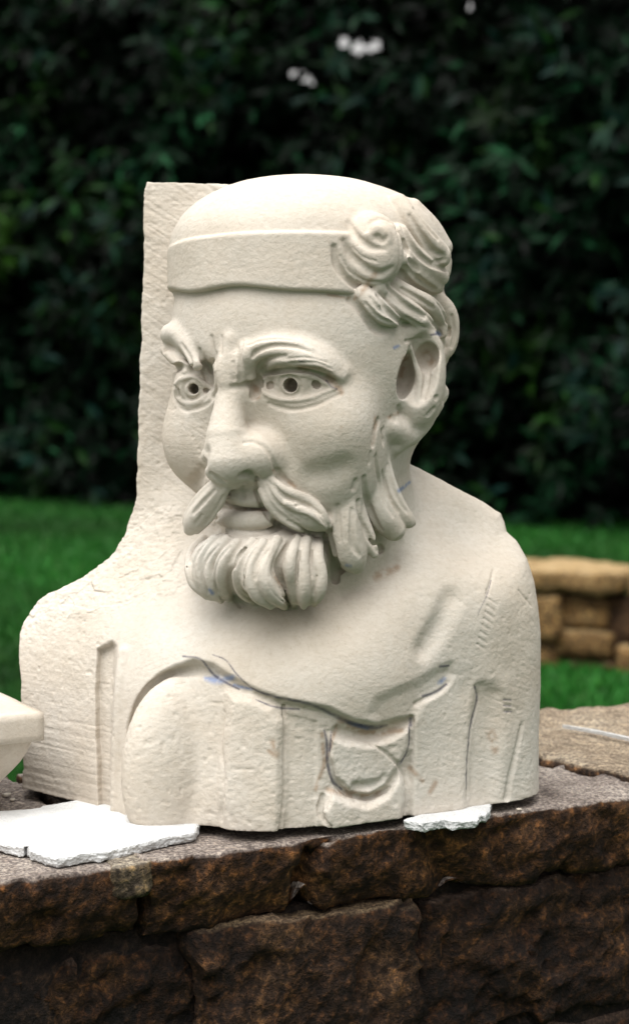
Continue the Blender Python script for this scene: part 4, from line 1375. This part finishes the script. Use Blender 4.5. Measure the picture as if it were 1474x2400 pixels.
# ---- corner of a white carved stone pedestal at the left edge
def pedestal():
    D = 1.95
    c0 = onplane(106, 1669, WALL_Z + 0.113)
    ztop = WALL_Z + 0.113
    ped = empty('stone_pedestal', c0 - WU * 0.13 + WVv * 0.13 - np.array([0, 0, 0.113]))
    tag(ped, 'pale square stone pedestal with flared neck, only its corner showing left of the bust', 'pedestal')
    loc = np.array(ped.location)
    cen = (c0 - WU * 0.13 + WVv * 0.13)[:2]

    def sq(h):
        return [cen + s * WU[:2] * h + t * WVv[:2] * h for s, t in ((-1, -1), (1, -1), (1, 1), (-1, 1))]
    o = rock('slab', sq(0.13), ztop - 0.0290, ztop, 0.0018, 0.0004, 0.009, 61, 0.0003, None, M_PED)
    parts = [o]
    # flared neck: square rings on a concave curve
    prof = [(0.1195, 0.0292), (0.1190, 0.0330), (0.1160, 0.0405), (0.1115, 0.0500), (0.1055, 0.0590), (0.098, 0.0690), (0.091, 0.0800), (0.085, 0.0930), (0.082, 0.1128)]
    V, Fq = [], []
    m = 12
    for h, dz in prof:
        c4 = sq(h)
        for e in range(4):
            for t in range(m):
                p = c4[e] + (c4[(e + 1) % 4] - c4[e]) * t / m
                V.append((p[0], p[1], ztop - dz))
    n = 4 * m
    for l in range(len(prof) - 1):
        for i in range(n):
            Fq.append((l * n + i, (l + 1) * n + i, (l + 1) * n + (i + 1) % n, l * n + (i + 1) % n))
    V = np.array(V)
    V = V + 0.0006 * np.stack([fbm(V + k, 0.03, 70 + k, 3) for k in range(3)], 1)
    parts.append(link_mesh('neck', mesh_np('neck', V, np.array(Fq)), M_PED))
    for p in parts:
        p.parent = ped
        p.matrix_parent_inverse = Matrix.Translation(Vector([float(c) for c in loc])).inverted()


M_PED = stone_mat('pale_sawn_limestone', 0.0, 0.06)
pedestal()

# thin white strip lying on the buff coping stone
sa, sb, sc2 = (onplane(x, y, WALL_Z + 0.010) for x, y in ((1318, 1706), (1400, 1720), (1500, 1742)))
V = []
for p, hw in ((sa, 0.0015), (sb, 0.0042), (sc2, 0.0065)):
    dn = np.array([-0.25, 0.97, 0])
    for s, z in ((-1, 0.0), (1, 0.0), (1, 0.004), (-1, 0.004)):
        V.append(p + dn * hw * s + np.array([0, 0, z]))
Fq = [(0, 1, 2, 3), (8, 11, 10, 9)]
for l in (0, 4):
    for i in range(4):
        Fq.append((l + i, l + 4 + i, l + 4 + (i + 1) % 4, l + (i + 1) % 4))
strip = link_mesh('white_strip', mesh_np('white_strip', np.array(V), np.array(Fq), False), M_FOAM)
tag(strip, 'thin white strip lying on the buff coping stone right of the bust', 'strip')

# chips of carved stone left on the coping beside the foam
for q, (cx_, cy_, sz) in enumerate([(16, 1866, 0.0045), (31, 1876, 0.0032), (1216, 1898, 0.0028)]):
    p = onplane(cx_, cy_, WALL_Z + 0.001)
    a_ = random.uniform(0, 1.5)
    e1 = np.array([math.cos(a_), math.sin(a_)]) * sz; e2 = np.array([-e1[1], e1[0]]) * 0.7
    ch = rock('stone_chip', [p[:2] - e1 - e2, p[:2] + e1 - e2 * 0.8, p[:2] + e1 * 0.8 + e2, p[:2] - e1 * 0.9 + e2], WALL_Z + 0.0005, WALL_Z + sz * 0.9, 0.0006, 0.0005, sz * 0.5, 300 + q, None, None, M_PED, freq=0.004)
    tag(ch, ['larger pale stone chip on the coping behind the large foam sheet', 'smaller pale stone chip on the coping nearest the large foam sheet', 'tiny pale stone chip on the coping right of the foam scrap'][q], 'stone chip', 'stone chips on the coping')

# ---- low rubble wall out on the lawn
low = empty('low_wall', onplane(1300, 1562, 0.0))
tag(low, 'low tan rubble stone wall on the lawn behind the bust, out of focus', 'wall')
LA, LB = onplane(1060, 1548, 0), onplane(1474, 1578, 0)
LU = (LB - LA); LLEN = np.linalg.norm(LU); LU = LU / LLEN
LV = np.array([-LU[1], LU[0], 0])
M_LOWCAP = sandstone('tan_wall_cap', [(0.22, 0.15, 0.065), (0.33, 0.235, 0.115), (0.40, 0.30, 0.165)], [(0.09, 0.052, 0.02), (0.20, 0.13, 0.055), (0.30, 0.21, 0.10)], 0.5)
M_LOWA = sandstone('tan_wall_stone', [(0.20, 0.14, 0.07), (0.30, 0.22, 0.11), (0.36, 0.27, 0.14)], [(0.08, 0.045, 0.018), (0.18, 0.11, 0.045), (0.30, 0.20, 0.09)], 0.5)
M_LOWM = sandstone('sandy_wall_mortar', [(0.2, 0.15, 0.08), (0.28, 0.2, 0.1), (0.3, 0.23, 0.12)], [(0.14, 0.09, 0.04), (0.24, 0.16, 0.075), (0.32, 0.23, 0.11)], 0.5)
M_LOWB = sandstone('brown_wall_stone', [(0.08, 0.05, 0.03), (0.11, 0.07, 0.04), (0.13, 0.09, 0.05)], [(0.035, 0.02, 0.012), (0.075, 0.042, 0.022), (0.12, 0.07, 0.035)], 0.5)


def lowp(u, v):
    u2 = u - 0.12 * 0
    bend = 0.10 * ((u - 0.5) ** 2)
    p = LA + LU * u + LV * (v - bend)
    return (p[0], p[1])


def on_low(o):
    o.parent = low
    o.matrix_parent_inverse = Matrix.Translation(low.location).inverted()


def low_stone(nm, u0, u1, v0, v1, z0, z1, mat, seed, r=0.03, amp=0.012):
    on_low(rock(nm, [lowp(u0, v0), lowp(u1, v0), lowp(u1, v1), lowp(u0, v1)], z0, z1, r, amp, 0.035, seed, None, None, mat, freq=0.12))


def ztop(u):
    return 0.425 - 0.018 * u
us = -0.3; k = 0
while us < 2.4:
    w = random.uniform(0.24, 0.5)
    low_stone('cap_stone', us + 0.008, us + w - 0.008, -0.02, 0.36, ztop(us) - 0.10, ztop(us) + random.uniform(-.022, .012), M_LOWCAP if random.random() < 0.75 else M_LOWA, 100 + k, 0.015, 0.024)
    us += w; k += 1
us = -0.3
while us < 2.4:
    w = random.uniform(0.16, 0.36)
    zc = -0.06
    top = ztop(us) - 0.108
    cuts = sorted(random.uniform(0.22, 0.78) for _ in range(random.choice((1, 1, 2))))
    if len(cuts) == 2 and cuts[1] - cuts[0] < 0.25:
        cuts = cuts[:1]
    edges = [zc] + [zc + (top - zc) * c for c in cuts] + [top]
    for e in range(len(edges) - 1):
        mt = M_LOWB if random.random() < 0.5 else M_LOWA
        j = random.uniform(-0.05, 0.05)
        gap = random.uniform(0.010, 0.024)
        low_stone('rubble_stone', us + gap + j, us + w - gap * 0.5 + j * random.uniform(0, 1), random.uniform(-0.01, 0.05), 0.30, edges[e] + random.uniform(.006, .02), edges[e + 1] - random.uniform(0.002, .018), mt, 130 + k, 0.012, 0.022)
        k += 1
    us += w
for q in range(9):
    on_low(rock('wall_core', [lowp(-0.28 + .3 * q, 0.075), lowp(0.02 + .3 * q, 0.075), lowp(0.02 + .3 * q, 0.27), lowp(-0.28 + .3 * q, 0.27)], -0.03, 0.30, 0.004, 0.006, 0.06, 3, None, None, M_LOWB))

# ---- tall evergreen hedge
HA, HB = onplane(150, 1192, 0), onplane(1330, 1252, 0)
HU = HB - HA; HU /= np.linalg.norm(HU)
HV = np.array([-HU[1], HU[0], 0])
HM = (HA + HB) / 2
hedge = empty('evergreen_hedge', HM + HV * 0.8)
tag(hedge, 'tall dark evergreen hedge of long glossy leaves behind the lawn', 'hedge')


def hedge_front(a, z):
    p = np.stack([a, z, 0 * a], 1)
    bul = 0.55 * fbm(p, 1.5, 201, 3, 0.5) + 0.16 * fbm(p, 0.45, 205, 2)
    base = 0.35 * np.clip(1 - z / 0.5, 0, 1) ** 2 + 0.10 * np.clip(z - 2.2, 0, 9) ** 1.3
    return base - bul * 0.9


GAPS = [(832, 122, 22), (858, 100, 14), (770, 92, 13), (690, 172, 14), (665, 168, 12), (662, 298, 17), (840, 291, 15), (630, 68, 15), (1090, 13, 18), (1160, 163, 15), (856, 180, 15), (920, 238, 14), (755, 24, 15), (920, 58, 13), (712, 183, 11), (800, 95, 10), (872, 114, 10)]


def in_gap(P, grow=1.0, add=0.0):
    rel = P - CP3
    dc = rel[:, 1] * cP - rel[:, 2] * sP
    uc = rel[:, 1] * sP + rel[:, 2] * cP
    px = 737 + FPX * rel[:, 0] / dc; py = 1200 - FPX * uc / dc
    out = np.zeros(len(P), bool)
    for gx_0, gy_0, gr in GAPS:
        out |= (px - gx_0) ** 2 + (py - gy_0) ** 2 < (0.62 * gr * grow + add) ** 2
    return out, px, py


LEAF = np.array([(0, 0, 0), (-0.5, 0.45, 0.12), (0, 0.5, 0), (0.5, 0.45, 0.12), (0, 1, -0.10)])
LEAF_F = np.array([(0, 2, 1), (0, 3, 2), (1, 2, 4), (2, 3, 4)])


def rosettes(n, dlo, dhi, size, seed, pw=1.6, nl=(5, 9)):
    r2 = np.random.default_rng(seed)
    a = r2.uniform(-8.5, 8.5, n); z = 0.02 + 4.9 * r2.random(n)
    dep = dlo + (dhi - dlo) * r2.random(n) ** pw
    keep = fbm(np.stack([a, z, dep], 1), 0.55, seed, 3) + 0.25 * r2.normal(0, 1, n) > (0.0 if seed == 41 else -9)
    keep &= (np.abs(a) < 4.6) | (r2.random(n) < 0.65)
    a, z, dep = a[keep], z[keep], dep[keep]; n = len(a)
    v = hedge_front(a, z) + dep
    cen = HM + HU * a[:, None] + HV * v[:, None]; cen[:, 2] = z
    cnt = r2.integers(nl[0], nl[1], n)
    idx = np.repeat(np.arange(n), cnt)
    m = len(idx)
    ax = -HV[None] * 1.0 + np.array([0, 0, 0.5]) + r2.normal(0, .45, (n, 3))
    ax /= np.linalg.norm(ax, axis=1, keepdims=True)
    A_ = ax[idx]
    ref = r2.normal(0, 1, (m, 3))
    side = np.cross(A_, ref); side /= np.linalg.norm(side, axis=1, keepdims=True)
    along = side * r2.uniform(.6, 1.0, (m, 1)) + A_ * r2.uniform(-0.1, 0.75, (m, 1)) + np.array([0, 0, -1]) * r2.uniform(0.0, 0.75, (m, 1))
    along /= np.linalg.norm(along, axis=1, keepdims=True)
    wv = np.cross(along, A_ + 0.15 * r2.normal(0, 1, (m, 3))); wv /= np.maximum(np.linalg.norm(wv, axis=1, keepdims=True), 1e-6)
    up = np.cross(wv, along)
    ln = size * r2.uniform(0.7, 1.25, m); wd = ln * r2.uniform(0.26, 0.36, m)
    return cen, idx, along, wv, up, ln, wd, z, a


def leaf_mesh(name, data, keep):
    cen, idx, along, wv, up, ln, wd, z, a = data
    k = np.where(keep)[0]
    o = cen[idx[k]]
    V = (o[:, None] + LEAF[None, :, 0, None] * (wd[k][:, None, None]) * wv[k][:, None] + LEAF[None, :, 1, None] * ln[k][:, None, None] * along[k][:, None]
         + LEAF[None, :, 2, None] * wd[k][:, None, None] * up[k][:, None])
    Fc = (np.arange(len(k))[:, None, None] * 5 + LEAF_F[None]).reshape(-1, 3)
    return mesh_np(name, V.reshape(-1, 3), Fc, False), k


def leaf_tint(data, k, r2):
    cen, idx, along, wv, up, ln, wd, z, a = data
    P = cen[idx[k]]
    g = fbm(P, 0.9, 301, 3)
    y = np.clip(fbm(P, 0.7, 333, 2) * 2.2 - 0.35, 0, 1) * np.clip(1.9 - P[:, 2] * 0.30, 0.12, 1)
    c = np.array([0.0045, 0.021, 0.0085])[None] * np.exp(1.5 * g[:, None])
    c = c * (1 - y[:, None]) + np.array([0.020, 0.062, 0.006])[None] * y[:, None]
    return np.clip(c * 0.42 * np.minimum(r2.lognormal(-0.35, 0.85, (len(k), 1)), 6), 0.0006, 1)


M_LEAF = attr_color_mat('glossy_leaf', 0.36, 0.045)
dA = rosettes(14000, -0.05, 1.0, 0.185, 41, 1.0)
dB = rosettes(6000, 0.7, 1.7, 0.24, 43, 1.0)
# the nearest leaves are objects of their own
ga = False
for t_ in (0, .25, .5, .75, 1):
    g_, pxa, pya = in_gap(dA[0][dA[1]] + dA[2] * dA[5][:, None] * t_, 0.8, 2)
    ga = ga | g_
dd = np.linalg.norm(dA[0][dA[1]] - CP3, axis=1)
front = ((dA[0][dA[1]] - HM) @ HV) - hedge_front(dA[8][dA[1]], dA[7][dA[1]])
vis = (pxa > 5) & (pxa < 1469) & (pya > 5) & (pya < 1180) & ~ga & ~((pxa > 330) & (pxa < 1060) & (pya > 420)) & (front < 0.06)
score = np.where(vis, dA[5] * np.abs((dA[4] * (CP3 - dA[0][dA[1]])).sum(1)) / dd ** 2, -1)
own = np.zeros(len(score), bool); own[np.argsort(-score)[:300]] = True
r3 = np.random.default_rng(6)
me, k = leaf_mesh('foliage', dA, ~ga & ~own)
set_tint(me, np.repeat(leaf_tint(dA, k, r3), 4, 0))
fo = link_mesh('foliage', me, M_LEAF); tag(fo, kind='stuff')
gb = False
for t_ in (0, .25, .5, .75, 1):
    gb = gb | in_gap(dB[0][dB[1]] + dB[2] * dB[5][:, None] * t_, 0.9, 5)[0]
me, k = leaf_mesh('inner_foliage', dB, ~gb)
set_tint(me, np.repeat(leaf_tint(dB, k, r3) * 0.35, 4, 0))  # inner leaves get a darker tint standing in for shade inside the hedge
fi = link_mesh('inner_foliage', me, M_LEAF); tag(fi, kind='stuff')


def on_hedge(o):
    o.parent = hedge
    o.matrix_parent_inverse = Matrix.Translation(hedge.location).inverted()


on_hedge(fo); on_hedge(fi)
lm = []
for q in range(6):
    g = mesh_np('leaf', LEAF, LEAF_F, False)
    set_tint(g, np.repeat(np.array([[0.003, 0.014, 0.009], [0.005, 0.022, 0.012], [0.002, 0.009, 0.006], [0.006, 0.026, 0.004], [0.004, 0.017, 0.013], [0.003, 0.011, 0.006]])[q:q + 1], 4, 0))
    g.materials.append(M_LEAF)
    lm.append(g)
first = None
for q in np.where(own)[0]:
    M = Matrix.Identity(4)
    for r_, vec in enumerate((dA[3][q] * dA[6][q], dA[2][q] * dA[5][q], dA[4][q] * dA[6][q], dA[0][dA[1][q]])):
        for c_ in range(3):
            M[c_][r_] = float(vec[c_])
    if first is None:
        first = bpy.data.objects.new('leaf', lm[0]); o = first
    else:
        o = first.copy()
        o.data = lm[int(q) % 6]
    COL.objects.link(o)
    o.parent = hedge
    o.matrix_parent_inverse = Matrix.Translation(hedge.location).inverted()
    o.matrix_basis = M

# near-black sheet added deep inside to block sky between leaves, open at the gaps
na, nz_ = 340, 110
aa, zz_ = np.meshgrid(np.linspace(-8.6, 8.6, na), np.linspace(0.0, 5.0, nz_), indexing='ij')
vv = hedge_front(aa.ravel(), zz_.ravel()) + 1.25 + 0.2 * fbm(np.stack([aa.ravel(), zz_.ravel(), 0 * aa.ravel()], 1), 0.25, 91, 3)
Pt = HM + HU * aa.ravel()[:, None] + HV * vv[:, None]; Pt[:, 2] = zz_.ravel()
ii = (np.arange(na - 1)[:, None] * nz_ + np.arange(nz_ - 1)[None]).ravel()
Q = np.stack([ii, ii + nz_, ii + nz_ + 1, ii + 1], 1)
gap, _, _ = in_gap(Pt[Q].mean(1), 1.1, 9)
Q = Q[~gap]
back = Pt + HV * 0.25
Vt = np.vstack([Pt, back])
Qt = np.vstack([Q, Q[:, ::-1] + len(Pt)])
tw = link_mesh('sky_block_sheet', mesh_np('sky_block_sheet', Vt, Qt), attr_color_mat('dark_hedge_inside', 0.95, 0.0))
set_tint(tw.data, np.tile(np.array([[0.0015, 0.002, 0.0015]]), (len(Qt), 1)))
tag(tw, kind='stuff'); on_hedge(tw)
for t_ in range(11):
    a = -7.5 + 1.5 * t_ + random.uniform(-.3, .3)
    p0 = HM + HU * a + HV * (1.1 + random.uniform(-.2, .2)); p0[2] = -0.05
    C = [p0]
    for s_ in range(1, 9):
        q = C[-1] + HU * random.uniform(-.16, .16) + HV * random.uniform(-.1, .1); q[2] = -0.05 + 0.55 * s_
        C.append(q)
    C = np.array(C); V = []
    for s_, p in enumerate(C):
        rr = 0.07 * (1 - s_ / 10.0)
        for e in range(8):
            V.append(p + np.array([math.cos(e * math.pi / 4), math.sin(e * math.pi / 4), 0]) * rr)
    Fq = [(l * 8 + i, l * 8 + (i + 1) % 8, (l + 1) * 8 + (i + 1) % 8, (l + 1) * 8 + i) for l in range(len(C) - 1) for i in range(8)]
    tr = mesh_np('trunk', np.array(V), np.array(Fq))
    set_tint(tr, np.tile(np.array([[0.004, 0.004, 0.003]]), (len(Fq), 1)))
    on_hedge(link_mesh('trunk', tr, tw.data.materials[0]))
